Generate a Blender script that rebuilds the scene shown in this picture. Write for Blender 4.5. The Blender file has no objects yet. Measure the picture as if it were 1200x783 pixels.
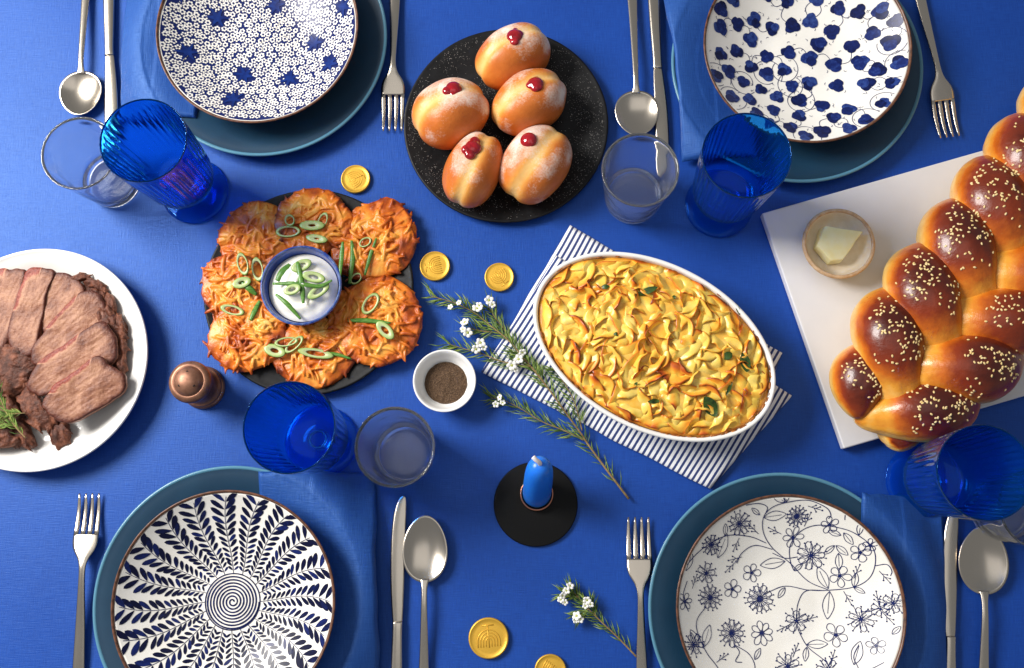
import bpy, bmesh, math, random
from mathutils import Vector, Matrix, noise as mn
from mathutils.bvhtree import BVHTree
PI = math.pi
random.seed(7)
sc = bpy.context.scene
COL = sc.collection

# ------------------------------------------------------------------ camera
FPX, CAM_H = 1227.0, 1.206            # focal length in pixels of a 1200 px wide frame, height above the table
_d = Vector((30.0, -229.0, -FPX)).normalized()
_Z = -_d
_X = (Vector((1, 0, 0)) - _Z[0] * _Z).normalized()
_Y = _Z.cross(_X)
ROT = Matrix((_X, _Y, _Z))            # camera -> world
_r = ROT @ Vector((0, 0, -1))
CAM = Vector((_r.x / _r.z * CAM_H, _r.y / _r.z * CAM_H, CAM_H))
cam_data = bpy.data.cameras.new('camera')
cam_data.sensor_width = 36.0
cam_data.lens = FPX / 1200 * 36
cam_data.clip_start, cam_data.clip_end = 0.05, 50
cam = bpy.data.objects.new('camera', cam_data)
cam.matrix_world = Matrix.Translation(CAM) @ ROT.to_4x4()
COL.objects.link(cam)
sc.camera = cam

# ------------------------------------------------------------------ world and lamps (a studio flat-lay: one softbox from the left, weak fill)
w = bpy.data.worlds.new('World'); sc.world = w; w.use_nodes = True
w.node_tree.nodes['Background'].inputs[0].default_value = (0.93, 0.96, 1.0, 1)
w.node_tree.nodes['Background'].inputs[1].default_value = 0.25
def softbox(name, loc, target, size, power, colour):
    l = bpy.data.lights.new(name, 'AREA'); l.shape = 'RECTANGLE'; l.size, l.size_y = size; l.energy = power; l.color = colour
    o = bpy.data.objects.new(name, l); COL.objects.link(o); o.location = loc
    o.rotation_euler = (Vector(target) - Vector(loc)).to_track_quat('-Z', 'Y').to_euler()
softbox('key_softbox', (-1.70, 0.64, 1.56), (-0.02, 0.0, 0), (0.95, 0.95), 92, (1.0, 0.965, 0.92))
softbox('overhead_fill_added', (0.15, 0.1, 2.3), (0.15, 0.0, 0), (1.7, 1.4), 4.5, (1.0, 0.98, 0.96))  # added fill lamp, there to give glass and metal something bright to reflect
vs = sc.view_settings
vs.view_transform = 'Standard'; vs.look = 'None'; vs.exposure = 0.0; vs.gamma = 1.0; vs.use_curve_mapping = False
cy = sc.cycles
cy.max_bounces = 14; cy.transmission_bounces = 12; cy.glossy_bounces = 4; cy.diffuse_bounces = 3; cy.transparent_max_bounces = 16
cy.blur_glossy = 0.6; cy.sample_clamp_indirect = 6.0; cy.use_denoising = True

# ------------------------------------------------------------------ helpers
def P(px, py, z=0.0):
    """A point of the table at height z, from its place in the 1200 x 783 photograph."""
    r = ROT @ Vector((px - 600.0, 391.5 - py, -FPX))
    t = (z - CAM_H) / r.z
    p = CAM + r * t
    return Vector((p.x, p.y, z))
def C(r, g, b):
    f = lambda c: (c / 255 / 12.92) if c <= 10 else ((c / 255 + 0.055) / 1.055) ** 2.4
    return (f(r), f(g), f(b), 1)
def sstep(a, b, x):
    t = min(1, max(0, (x - a) / (b - a))); return t * t * (3 - 2 * t)
def nz(x, y, z=0.0): return mn.noise(Vector((x, y, z)))
def lerp(a, b, t): return a + (b - a) * t

class MB:
    def __init__(s): s.v, s.f, s.m, s.t = [], [], [], []
    def add(s, verts, faces, mat=0, tone=None):
        o = len(s.v)
        s.v += [tuple(p) for p in verts]
        s.f += [tuple(i + o for i in f) for f in faces]
        s.m += [mat] * len(faces)
        if tone is None: s.t += [0.0] * len(verts)
        elif isinstance(tone, (int, float)): s.t += [tone] * len(verts)
        else: s.t += list(tone)
        return s
    def mesh(s, name):
        me = bpy.data.meshes.new(name); me.from_pydata(s.v, [], s.f); me.update()
        me.polygons.foreach_set('material_index', s.m)
        at = me.attributes.new('tone', 'FLOAT', 'POINT'); at.data.foreach_set('value', s.t)
        return me
    def build(s, name, mats, parent=None, smooth=True, fix=False):
        me = s.mesh(name)
        return link_mesh(name, me, mats, parent, smooth, fix)
def link_mesh(name, me, mats, parent=None, smooth=True, fix=False):
    if not isinstance(mats, (list, tuple)): mats = [mats]
    for m in mats: me.materials.append(m)
    if fix:
        b = bmesh.new(); b.from_mesh(me); bmesh.ops.recalc_face_normals(b, faces=b.faces); b.to_mesh(me); b.free()
    me.polygons.foreach_set('use_smooth', [smooth] * len(me.polygons))
    o = bpy.data.objects.new(name, me); COL.objects.link(o)
    if parent: o.parent = parent
    return o
def tag(o, label, cat, group=None):
    o['label'] = label; o['category'] = cat
    if group: o['group'] = group
    return o
def thing(name, label, cat, loc=(0, 0, 0), rotz=0.0, group=None):
    o = bpy.data.objects.new(name, None); o.empty_display_size = 0.02; COL.objects.link(o)
    o.location = loc; o.rotation_euler = (0, 0, rotz)
    return tag(o, label, cat, group)
def dup(root, label, loc, rotz=0.0, scale=None):
    r = root.copy(); COL.objects.link(r); r.location = loc; r.rotation_euler = (0, 0, rotz); r['label'] = label
    if scale: r.scale = scale
    for ch in list(root.children):
        c = ch.copy(); COL.objects.link(c); c.parent = r
        for g in list(ch.children):
            d = g.copy(); COL.objects.link(d); d.parent = c
    return r

def lathe(prof, n=96, radial=None, ell=(1, 1)):
    """prof: (r, z) list; r = 0 at an end closes it. radial(phi, z, r) -> r."""
    v, f, rows = [], [], []
    for (r, z) in prof:
        if r < 1e-6:
            rows.append([len(v)]); v.append((0, 0, z))
        else:
            row = []
            for k in range(n):
                a = 2 * PI * k / n
                rr = radial(a, z, r) if radial else r
                row.append(len(v)); v.append((rr * math.cos(a) * ell[0], rr * math.sin(a) * ell[1], z))
            rows.append(row)
    for i in range(len(rows) - 1):
        a, b = rows[i], rows[i + 1]
        for k in range(n):
            k2 = (k + 1) % n
            if len(a) == 1 and len(b) == 1: continue
            if len(a) == 1: f.append((a[0], b[k2], b[k]))
            elif len(b) == 1: f.append((a[k], a[k2], b[0]))
            else: f.append((a[k], a[k2], b[k2], b[k]))
    return v, f
def smooth_path(pts, per=8):
    """Catmull-Rom through points (Vectors or tuples)."""
    pts = [Vector(p) for p in pts]; out = []
    for i in range(len(pts) - 1):
        p0 = pts[i - 1] if i else pts[0] * 2 - pts[1]
        p1, p2 = pts[i], pts[i + 1]
        p3 = pts[i + 2] if i + 2 < len(pts) else pts[-1] * 2 - pts[-2]
        for k in range(per):
            t = k / per
            out.append(0.5 * ((2 * p1) + (p2 - p0) * t + (2 * p0 - 5 * p1 + 4 * p2 - p3) * t * t + (3 * p1 - p0 - 3 * p2 + p3) * t ** 3))
    out.append(pts[-1]); return out
def smooth_loop(pts, per=6):
    pts = [Vector(p) for p in pts]; n = len(pts); out = []
    for i in range(n):
        p0, p1, p2, p3 = pts[i - 1], pts[i], pts[(i + 1) % n], pts[(i + 2) % n]
        for k in range(per):
            t = k / per
            out.append(0.5 * ((2 * p1) + (p2 - p0) * t + (2 * p0 - 5 * p1 + 4 * p2 - p3) * t * t + (3 * p1 - p0 - 3 * p2 + p3) * t ** 3))
    return out
def sweep(path, radii, n=8, up=Vector((0, 0, 1)), flat=1.0, power=2.0, cap=True):
    """Tube; radii are half widths, flat scales the half thickness (number or list); power > 2 squares the section."""
    v, f = [], []
    L = len(path)
    for i, p in enumerate(path):
        p = Vector(p)
        d = (Vector(path[min(i + 1, L - 1)]) - Vector(path[max(i - 1, 0)])).normalized()
        s = d.cross(up)
        if s.length < 1e-5: s = d.cross(Vector((0.3, 1, 0.1)))
        s.normalize(); u = s.cross(d).normalized()
        r = radii[i] if isinstance(radii, (list, tuple)) else radii
        fl = flat[i] if isinstance(flat, (list, tuple)) else flat
        for k in range(n):
            a = 2 * PI * (k + .5) / n
            ca, sa = math.cos(a), math.sin(a)
            ca = math.copysign(abs(ca) ** (2 / power), ca); sa = math.copysign(abs(sa) ** (2 / power), sa)
            v.append(p + s * (r * ca) + u * (r * fl * sa))
    for i in range(L - 1):
        for k in range(n):
            k2 = (k + 1) % n
            f.append((i * n + k, i * n + k2, (i + 1) * n + k2, (i + 1) * n + k))
    if cap:
        f.append(tuple(range(n - 1, -1, -1))); f.append(tuple((L - 1) * n + k for k in range(n)))
    return v, f
def ball(c, r, n=8, m=6, sq=(1, 1, 1)):
    v, f = lathe([(0 if i in (0, m) else math.sin(PI * i / m), -math.cos(PI * i / m)) for i in range(m + 1)], n)
    return [(c[0] + p[0] * r * sq[0], c[1] + p[1] * r * sq[1], c[2] + p[2] * r * sq[2]) for p in v], f
def xf(v, M): return [M @ Vector(p) for p in v]
def remesh(mb, voxel, smooth_it=0):
    me = mb.mesh('tmp'); o = bpy.data.objects.new('tmp', me); COL.objects.link(o)
    r = o.modifiers.new('r', 'REMESH'); r.mode = 'VOXEL'; r.voxel_size = voxel
    if smooth_it:
        s = o.modifiers.new('s', 'SMOOTH'); s.iterations = smooth_it; s.factor = .5
    dg = bpy.context.evaluated_depsgraph_get()
    out = bpy.data.meshes.new_from_object(o.evaluated_get(dg))
    bpy.data.objects.remove(o); bpy.data.meshes.remove(me)
    out.materials.clear()
    return out
def set_tone(me, fn):
    if 'tone' in me.attributes: me.attributes.remove(me.attributes['tone'])
    at = me.attributes.new('tone', 'FLOAT', 'POINT')
    at.data.foreach_set('value', [fn(v.co, v.normal) for v in me.vertices])

# ------------------------------------------------------------------ materials
def mat(name, colour, rough=.5, metal=0., spec=.5, coat=0., sheen=0., sss=0., sss_r=(1, .4, .2), trans=0., ior=1.45,
        stops=None, nscale=40., ndetail=4., stretch=None, attr=False, namt=0., bump=0., bscale=200., bstretch=None, bdetail=4.,
        rough_var=0., aniso=0., point=0., extra=None, bdist=.001):
    m = bpy.data.materials.new(name); m.use_nodes = True
    nt = m.node_tree; N, L = nt.nodes, nt.links
    b = N['Principled BSDF']
    I = b.inputs
    I['Base Color'].default_value = colour if len(colour) == 4 else (*colour, 1)
    I['Roughness'].default_value = rough; I['Metallic'].default_value = metal
    I['Specular IOR Level'].default_value = spec; I['Coat Weight'].default_value = coat; I['Coat Roughness'].default_value = .12
    I['Sheen Weight'].default_value = sheen; I['Sheen Roughness'].default_value = .5
    I['Transmission Weight'].default_value = trans; I['IOR'].default_value = ior
    if sss: I['Subsurface Weight'].default_value = sss; I['Subsurface Radius'].default_value = sss_r; I['Subsurface Scale'].default_value = .004
    if aniso: I['Anisotropic'].default_value = aniso
    tc = N.new('ShaderNodeTexCoord')
    def nse(scale, detail, st):
        t = N.new('ShaderNodeTexNoise'); t.inputs['Scale'].default_value = scale; t.inputs['Detail'].default_value = detail; t.inputs['Roughness'].default_value = .6
        if st:
            mp = N.new('ShaderNodeMapping'); mp.inputs['Scale'].default_value = st
            L.new(tc.outputs['Object'], mp.inputs[0]); L.new(mp.outputs[0], t.inputs['Vector'])
        else: L.new(tc.outputs['Object'], t.inputs['Vector'])
        return t
    def math_(op, a, b_):
        q = N.new('ShaderNodeMath'); q.operation = op
        for i, x in enumerate((a, b_)):
            if isinstance(x, (int, float)): q.inputs[i].default_value = x
            else: L.new(x, q.inputs[i])
        return q.outputs[0]
    fac = None
    if stops:
        t = nse(nscale, ndetail, stretch)
        if attr:
            at = N.new('ShaderNodeAttribute'); at.attribute_name = 'tone'
            fac = math_('ADD', at.outputs['Fac'], math_('MULTIPLY', math_('SUBTRACT', t.outputs['Fac'], .5), namt))
        else: fac = t.outputs['Fac']
        if point:
            g = N.new('ShaderNodeNewGeometry')
            fac = math_('ADD', fac, math_('MULTIPLY', math_('SUBTRACT', g.outputs['Pointiness'], .5), point))
        rp = N.new('ShaderNodeValToRGB'); cr = rp.color_ramp
        while len(cr.elements) < len(stops): cr.elements.new(.5)
        for e, (p, c) in zip(cr.elements, stops): e.position = p; e.color = c
        L.new(fac, rp.inputs[0]); L.new(rp.outputs[0], I['Base Color'])
    if bump:
        t2 = nse(bscale, bdetail, bstretch)
        bp = N.new('ShaderNodeBump'); bp.inputs['Strength'].default_value = bump; bp.inputs['Distance'].default_value = bdist
        L.new(t2.outputs['Fac'], bp.inputs['Height']); L.new(bp.outputs[0], I['Normal'])
        if rough_var:
            L.new(math_('ADD', math_('MULTIPLY', math_('SUBTRACT', t2.outputs['Fac'], .5), rough_var), rough), I['Roughness'])
    if extra: extra(nt, b, tc, math_)
    return m

def linen(name, base, light, weave=1.0):
    """Woven linen: threads along x and y with slubs, colour and fine relief."""
    m = bpy.data.materials.new(name); m.use_nodes = True
    nt = m.node_tree; N, L = nt.nodes, nt.links; b = N['Principled BSDF']
    b.inputs['Roughness'].default_value = .47; b.inputs['Specular IOR Level'].default_value = .75
    b.inputs['Specular Tint'].default_value = (.34, .58, 1, 1); b.inputs['Sheen Weight'].default_value = .2; b.inputs['Sheen Roughness'].default_value = .4; b.inputs['Sheen Tint'].default_value = light
    tc = N.new('ShaderNodeTexCoord')
    outs = []
    for st in ((1300, 60, 1), (60, 1300, 1)):
        mp = N.new('ShaderNodeMapping'); mp.inputs['Scale'].default_value = st
        t = N.new('ShaderNodeTexNoise'); t.inputs['Scale'].default_value = 1; t.inputs['Detail'].default_value = 2
        L.new(tc.outputs['Object'], mp.inputs[0]); L.new(mp.outputs[0], t.inputs['Vector']); outs.append(t.outputs['Fac'])
    ad = N.new('ShaderNodeMath'); ad.operation = 'ADD'; L.new(outs[0], ad.inputs[0]); L.new(outs[1], ad.inputs[1])
    big = N.new('ShaderNodeTexNoise'); big.inputs['Scale'].default_value = 9; big.inputs['Detail'].default_value = 3; L.new(tc.outputs['Object'], big.inputs['Vector'])
    a2 = N.new('ShaderNodeMath'); a2.operation = 'MULTIPLY_ADD'; L.new(big.outputs['Fac'], a2.inputs[0]); a2.inputs[1].default_value = .5; L.new(ad.outputs[0], a2.inputs[2])
    rp = N.new('ShaderNodeValToRGB'); rp.color_ramp.elements[0].position = .95; rp.color_ramp.elements[0].color = base
    rp.color_ramp.elements[1].position = 1.62; rp.color_ramp.elements[1].position = 1.0
    mr = N.new('ShaderNodeMapRange'); mr.inputs['From Min'].default_value = .85; mr.inputs['From Max'].default_value = 1.65
    L.new(a2.outputs[0], mr.inputs['Value'])
    rp.color_ramp.elements[0].position = 0; rp.color_ramp.elements[1].color = light
    L.new(mr.outputs[0], rp.inputs[0]); L.new(rp.outputs[0], b.inputs['Base Color'])
    bp = N.new('ShaderNodeBump'); bp.inputs['Strength'].default_value = .35 * weave; bp.inputs['Distance'].default_value = .0006
    L.new(ad.outputs[0], bp.inputs['Height']); L.new(bp.outputs[0], b.inputs['Normal'])
    return m

M = {}
M['cloth'] = linen('blue_linen', C(15, 54, 138), C(25, 72, 164))
M['napkin'] = linen('napkin_linen', C(24, 62, 134), C(42, 86, 160), 1.8)
M['teal'] = mat('teal_glaze', C(30, 82, 112), rough=.42, spec=.5, stops=[(.3, C(17, 50, 74)), (.7, C(22, 59, 84))], nscale=18, bump=.04, bscale=60)
M['teal_rim'] = mat('worn_teal_rim_highlight', C(86, 136, 160), rough=.25)  # worn lighter edge, with the light caught along the rim put into its colour
M['porcelain'] = mat('cream_porcelain', C(240, 236, 228), rough=.26, spec=.26, coat=0, stops=[(.3, C(237, 233, 224)), (.7, C(245, 242, 236))], nscale=20)
M['white'] = mat('white_glaze', C(242, 240, 236), rough=.16, spec=.5, coat=.4, stops=[(.3, C(238, 236, 231)), (.7, C(246, 245, 242))], nscale=25)
M['brown_rim'] = mat('brown_rim_glaze', C(92, 58, 42), rough=.35, stops=[(.3, C(60, 38, 30)), (.7, C(128, 84, 60))], nscale=160)
M['navy'] = mat('navy_underglaze', C(22, 34, 92), rough=.26, spec=.26, coat=0, stops=[(0, C(12, 16, 48)), (.5, C(24, 40, 104)), (1, C(66, 96, 168))], nscale=260, attr=True, namt=.9)
M['ink'] = mat('ink_underglaze', C(24, 36, 92), rough=.26, spec=.26, coat=0)
M['blue_ink'] = mat('blue_star_glaze', C(24, 52, 128), rough=.26, spec=.26, coat=0, stops=[(.3, C(14, 30, 88)), (.7, C(26, 54, 126))], nscale=120)
M['black'] = mat('black_stoneware', C(20, 20, 22), rough=.5, spec=.3, stops=[(.35, C(12, 12, 14)), (.7, C(26, 26, 28))], nscale=120, bump=.1, bscale=300, rough_var=.3)
M['steel'] = mat('champagne_steel', C(206, 196, 182), rough=.24, metal=1, bump=.02, bscale=90, bstretch=(30, 1, 1), rough_var=.12)
M['gold'] = mat('gold_foil', C(230, 180, 66), rough=.4, metal=.55, spec=.6, bump=.12, bscale=500, rough_var=.2)
M['copper'] = mat('aged_copper', C(146, 102, 80), rough=.42, metal=.6, stops=[(.3, C(112, 76, 60)), (.7, C(168, 122, 98))], nscale=70, bump=.05, bscale=250, rough_var=.3)
M['dark_hole'] = mat('dark_hole', C(12, 9, 8), rough=.8)

def glass(name, colour, rough=.0, tint=(1, 1, 1, 1)):
    m = bpy.data.materials.new(name); m.use_nodes = True
    b = m.node_tree.nodes['Principled BSDF'].inputs
    b['Base Color'].default_value = colour; b['Roughness'].default_value = rough; b['Transmission Weight'].default_value = .955; b['IOR'].default_value = 1.46
    b['Specular Tint'].default_value = tint
    return m
M['blue_glass'] = glass('cobalt_glass', (.02, .31, .97, 1), tint=(.16, .45, 1, 1))
M['clear_glass'] = glass('clear_glass', (.94, .97, 1, 1))

# ------------------------------------------------------------------ the setting: the cloth
mb = MB()
NX, NY = 300, 220
vv, ff = [], []
for j in range(NY + 1):
    for i in range(NX + 1):
        x = -1.15 + 2.3 * i / NX; y = -.85 + 1.7 * j / NY
        z = -.0012 + .0011 * nz(x * 3.2 + 5, y * 4.1) + .0006 * nz(x * 11, y * 9 + 3) - .0006 * abs(nz(x * 5 + 20, y * 2.2)) 
        vv.append((x, y, min(z, -.0002)))
for j in range(NY):
    for i in range(NX):
        a = j * (NX + 1) + i; ff.append((a, a + 1, a + NX + 2, a + NX + 1))
o = mb.add(vv, ff).build('tablecloth', M['cloth']); o['kind'] = 'structure'

# ------------------------------------------------------------------ place settings: charger plates
TR_ = .150
def teal_z(r):                                    # upper face of a charger
    return .006 + .0145 * sstep(.075, .150, r) ** 1.15
def make_charger(label, loc):
    t = thing('dinner_plate', label, 'plate', loc, 0, 'teal dinner plates')
    prof = [(0, .0015), (.08, .0015), (.083, 0), (.088, 0), (.092, .004)]
    prof += [(r, teal_z(r) - .0035) for r in (.105, .12, .135, .145)]
    prof += [(.1478, .0172)]
    inner = [(.1472, teal_z(.1465) + .0002)] + [(.1465 - .1465 * k / 30, teal_z(.1465 - .1465 * k / 30)) for k in range(0, 31)]
    b = MB(); b.add(*lathe(prof + inner, 128)); b.build('body', M['teal'], t)
    rim = [(.1468, .0176), (.1490, .0178), (.1503, .0192), (.1503, .0205), (.1493, .0214), (.1478, .0213), (.1464, .0204), (.1460, .0192)]
    r = MB(); r.add(*lathe(rim + rim[:1], 128)); r.build('rim', M['teal_rim'], t)
    return t
CH = {'TL': (-.3024, .3645), 'TR': (.3430, .3260), 'BL': (-.3145, -.3045), 'BR': (.3000, -.3130)}
_c = make_charger('teal dinner plate under the bowl of tiny flowers and blue stars', (*CH['TL'], 0))
dup(_c, 'teal dinner plate under the bowl of round navy blossoms', (*CH['TR'], 0))
dup(_c, 'teal dinner plate under the bowl with radiating fern leaves', (*CH['BL'], 0))
dup(_c, 'teal dinner plate under the bowl with line-drawn flowers', (*CH['BR'], 0))

# ------------------------------------------------------------------ patterned bowls
BR_ = .1213
def bowl_z(r): return .005 + .0375 * (max(0, r - .035) / (BR_ - .035)) ** 1.75
BOWL_BASE = .0112
def make_bowl(label, xy):
    t = thing('patterned_bowl', label, 'bowl', (*xy, BOWL_BASE), 0, 'patterned ceramic bowls')
    prof = [(0, .0018), (.044, .0018), (.046, 0), (.051, 0), (.053, .003), (.060, .0035)]
    prof += [(r, bowl_z(r) - .0042) for r in (.07, .08, .09, .10, .108, .114)] + [(.1190, bowl_z(.119) - .003)]
    top = [(.1188 - .1188 * k / 48, bowl_z(.1188 - .1188 * k / 48)) for k in range(49)]
    b = MB(); b.add(*lathe(prof + top, 144)); b.build('body', M['porcelain'], t)
    zt = bowl_z(BR_)
    rim = [(.1186, zt - .0036), (.1206, zt - .0026), (.1216, zt - .0010), (.1212, zt + .0003), (.1201, zt + .0003), (.1191, zt - .0007), (.1184, zt - .0017)]
    r = MB(); r.add(*lathe(rim + rim[:1], 144, radial=lambda a, z, r: r + .00015 * nz(math.cos(a) * 9, math.sin(a) * 9))); r.build('rim', M['brown_rim'], t)
    return t
class Print:
    """Underglaze drawing that follows the inside of a bowl."""
    def __init__(s): s.b = MB()
    def z(s, x, y, e): return bowl_z(math.hypot(x, y)) + e
    def inside(s, x, y, m=.1175): return math.hypot(x, y) < m
    def clampr(s, x, y, m=.1180):
        r = math.hypot(x, y)
        return (x, y) if r < m else (x * m / r, y * m / r)
    def poly(s, pts, mat=0, tone=.5, e=.0004, rings=1):
        cx = sum(p[0] for p in pts) / len(pts); cy_ = sum(p[1] for p in pts) / len(pts)
        cx, cy_ = s.clampr(cx, cy_, .1175)
        n = len(pts); v = [(cx, cy_, s.z(cx, cy_, e))]; f = []
        for k in range(1, rings + 1):
            for p in pts:
                x, y = s.clampr(cx + (p[0] - cx) * k / rings, cy_ + (p[1] - cy_) * k / rings)
                v.append((x, y, s.z(x, y, e)))
        for i in range(n): f.append((0, 1 + i, 1 + (i + 1) % n))
        for k in range(rings - 1):
            for i in range(n):
                a = 1 + k * n + i; b2 = 1 + k * n + (i + 1) % n; f.append((a, a + n, b2 + n, b2))
        s.b.add(v, f, mat, tone)
    def line(s, pts, wd, mat=0, tone=.4, e=.0005, per=5, taper=False):
        q = smooth_path([(p[0], p[1], 0) for p in pts], per) if per > 1 else [Vector((p[0], p[1], 0)) for p in pts]
        v, f, run = [], [], 0
        L = len(q)
        for i, p in enumerate(q):
            if math.hypot(p.x, p.y) > .1178: run = 0; continue
            d = (q[min(i + 1, L - 1)] - q[max(i - 1, 0)]).normalized(); n = Vector((-d.y, d.x, 0))
            ww = wd * .5 * (1 + .25 * nz(p.x * 300, p.y * 300)) * ((1 - .7 * i / L) if taper else 1)
            for sg in (1, -1):
                a = p + n * ww * sg; v.append((a.x, a.y, s.z(a.x, a.y, e)))
            run += 1
            if run > 1: m = len(v); f.append((m - 4, m - 3, m - 1, m - 2))
        if f: s.b.add(v, f, mat, tone)
    def leaf(s, x, y, ang, ln, wd, mat=0, tone=.5, e=.0004):
        pts = []
        for t, hw in ((0, .12), (.2, .62), (.45, .98), (.7, 1.0), (.88, .7), (1, .05)):
            pts.append((t, hw))
        pl = [(t, hw) for t, hw in pts] + [(t, -hw) for t, hw in reversed(pts)]
        ca, sa = math.cos(ang), math.sin(ang)
        s.poly([(x + (t * ln) * ca - hw * wd * .5 * sa, y + (t * ln) * sa + hw * wd * .5 * ca) for t, hw in pl], mat, tone, e)
    def blob(s, x, y, r, mat=0, tone=.5, e=.0004, n=18, wob=.25, sq=1., ang=0., rings=2, seed=None):
        sd = random.random() * 50 if seed is None else seed
        ca, sa = math.cos(ang), math.sin(ang); pts = []
        for k in range(n):
            a = 2 * PI * k / n; rr = r * (1 + wob * nz(math.cos(a) * 1.3 + sd, math.sin(a) * 1.3 + sd))
            u, v_ = rr * math.cos(a), rr * math.sin(a) * sq
            pts.append((x + u * ca - v_ * sa, y + u * sa + v_ * ca))
        s.poly(pts, mat, tone, e, rings)

# -- radiating ferns and a spiral (front left)
BC = {'TL': (-.3032, .3643), 'TR': (.3480, .3340), 'BL': (-.3099, -.3040), 'BR': (.2974, -.3090)}
bw = make_bowl('cream bowl with navy fern leaves radiating from a central spiral', BC['BL'])
pr = Print()
sp = []
for k in range(0, 8 * 40 + 1):
    a = 2 * PI * k / 40; r = .0012 + .0285 * (k / 320) ** .95; sp.append((r * math.cos(a), r * math.sin(a)))
pr.line(sp, .0017, per=1, tone=.2)
pr.line([(.0305 * math.cos(2 * PI * k / 72), .0305 * math.sin(2 * PI * k / 72)) for k in range(73)], .0013, per=1, tone=.15)
NB = 20
for i in range(NB):
    a0 = 2 * PI * (i + .05 * random.random()) / NB
    bend = random.uniform(.08, .10)
    ang = lambda r: a0 + bend * math.sin((r - .03) / .09 * PI)
    pr.line([(r * math.cos(ang(r)), r * math.sin(ang(r))) for r in [.031 + .087 * k / 24 for k in range(25)]], .00065, per=1, tone=.2)
    r = .0335; k = 0
    while r < .1150:
        gap = r * 2 * PI / NB * .5
        ln = min(.0175, gap * 1.05 + .0012); wd = .0024 + .0040 * (r - .03) / .088
        for sg in (1, -1):
            aa = ang(r); x, y = r * math.cos(aa), r * math.sin(aa)
            dirn = aa + sg * random.uniform(.78, .98)
            x += .0012 * math.cos(dirn); y += .0012 * math.sin(dirn)
            pr.leaf(x, y, dirn, ln * random.uniform(.9, 1.06), wd * random.uniform(.88, 1.1), tone=random.choice((-.2, -.1, .0, .1, .3)))
        r += .0044 + .0048 * (r - .03) / .088; k += 1
pr.b.build('printed_pattern', M['navy'], bw)

# -- packed tiny flowers with blue stars (back left)
bw = make_bowl('bowl packed with tiny white flowers and scattered blue stars', BC['TL'])
pr = Print()
pr.b.add(*lathe([(.1172 * k / 48, bowl_z(.1172 * k / 48) + .00025) for k in range(48, -1, -1)], 128), 1, .3)
stars = [(-.058, .028), (.012, .046), (.062, -.006), (-.022, -.046), (.034, -.052), (-.088, -.022), (.058, .062), (-.03, -.082), (.1, .03), (.085, -.04), (-.03, .085), (-.1, .05)]
spc = .0074; row = 0; yy = -.116
while yy < .117:
    xx = -.117 + (spc / 2 if row % 2 else 0)
    while xx < .117:
        x, y = xx + random.uniform(-.0013, .0013), yy + random.uniform(-.0013, .0013)
        if math.hypot(x, y) < .1158 and all(math.hypot(x - a, y - b) > .0100 for a, b in stars):
            n = random.choice((5, 6, 6)); a0 = random.random() * 6.28
            for k in range(n):
                a = a0 + 2 * PI * k / n; rr = .0023
                pr.blob(x + rr * math.cos(a), y + rr * math.sin(a), random.uniform(.00108, .00138), 0, 0, .0005, 7, .1, rings=1)
            pr.blob(x, y, random.uniform(.0011, .0016), 1, .35, .0008, 7, .15, rings=1)
        xx += spc
    yy += spc * .88; row += 1
for _ in range(260):
    a = random.random() * 6.28; r = .115 * math.sqrt(random.random()); pr.blob(r * math.cos(a), r * math.sin(a), random.uniform(.0006, .0011), 0, 0, .00045, 6, .2, rings=1)
for (x, y) in stars:
    n = 6; a0 = random.random() * 6.28; pts = []
    for k in range(n * 4):
        a = a0 + 2 * PI * k / (n * 4); rr = (.0148, .0070, .0046, .0070)[k % 4] * random.uniform(.9, 1.1); pts.append((x + rr * math.cos(a), y + rr * math.sin(a)))
    pr.poly(pts, 2, .5, .0010, rings=3)
pr.b.build('printed_pattern', [M['porcelain'], M['ink'], M['blue_ink']], bw)

# -- round navy blossoms with curling tendrils (back right)
bw = make_bowl('cream bowl with round navy blossoms and thin curling tendrils', BC['TR'])
pr = Print()
cen = []
tries = 0
while tries < 6000 and len(cen) < 84:
    tries += 1
    a = random.random() * 6.28; r = .113 * math.sqrt(random.random()); x, y = r * math.cos(a), r * math.sin(a)
    if all(math.hypot(x - p[0], y - p[1]) > .0208 for p in cen): cen.append((x, y))
for i, (x, y) in enumerate(cen):
    R0 = random.uniform(.0074, .0092); a = random.random() * 6.28; sd = random.random() * 40
    for k in range(3):
        b = a + 2.1 * k; pr.blob(x + R0 * .42 * math.cos(b), y + R0 * .42 * math.sin(b), R0 * random.uniform(.62, .82), 0, random.choice((.2, .34, .5, .62)), .0005 + .0001 * k, 16, .22)
    if i % 5 == 0:
        rr = R0 + .0045; a1 = random.random() * 6.28; sg = random.choice((1, -1))
        pr.line([(x + (rr + .0055 * k / 26) * math.cos(a1 + sg * k * .2), y + (rr + .0055 * k / 26) * math.sin(a1 + sg * k * .2)) for k in range(30)], .0007, 1, per=1, e=.0004)
    elif i % 5 in (1, 3, 4):
        ds = sorted(cen, key=lambda p: math.hypot(p[0] - x, p[1] - y))
        j = ds[random.choice((2, 3))]
        mx, my = (x + j[0]) / 2, (y + j[1]) / 2; nx, ny = -(j[1] - y) * .35, (j[0] - x) * .35
        pr.line([(x, y), (mx + nx, my + ny), j], .0007, 1, per=12, e=.0004)
    for q in range(3):
        b = random.random() * 6.28; u = x + (R0 + .0045) * math.cos(b); v_ = y + (R0 + .0045) * math.sin(b); h = random.random() * 6.28
        pr.line([(u, v_), (u + .0022 * math.cos(h), v_ + .0022 * math.sin(h)), (u + .0036 * math.cos(h + .5), v_ + .0036 * math.sin(h + .5))], .0007, 1, per=3, taper=True)
pr.b.build('printed_pattern', [M['navy'], M['ink']], bw)

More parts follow.
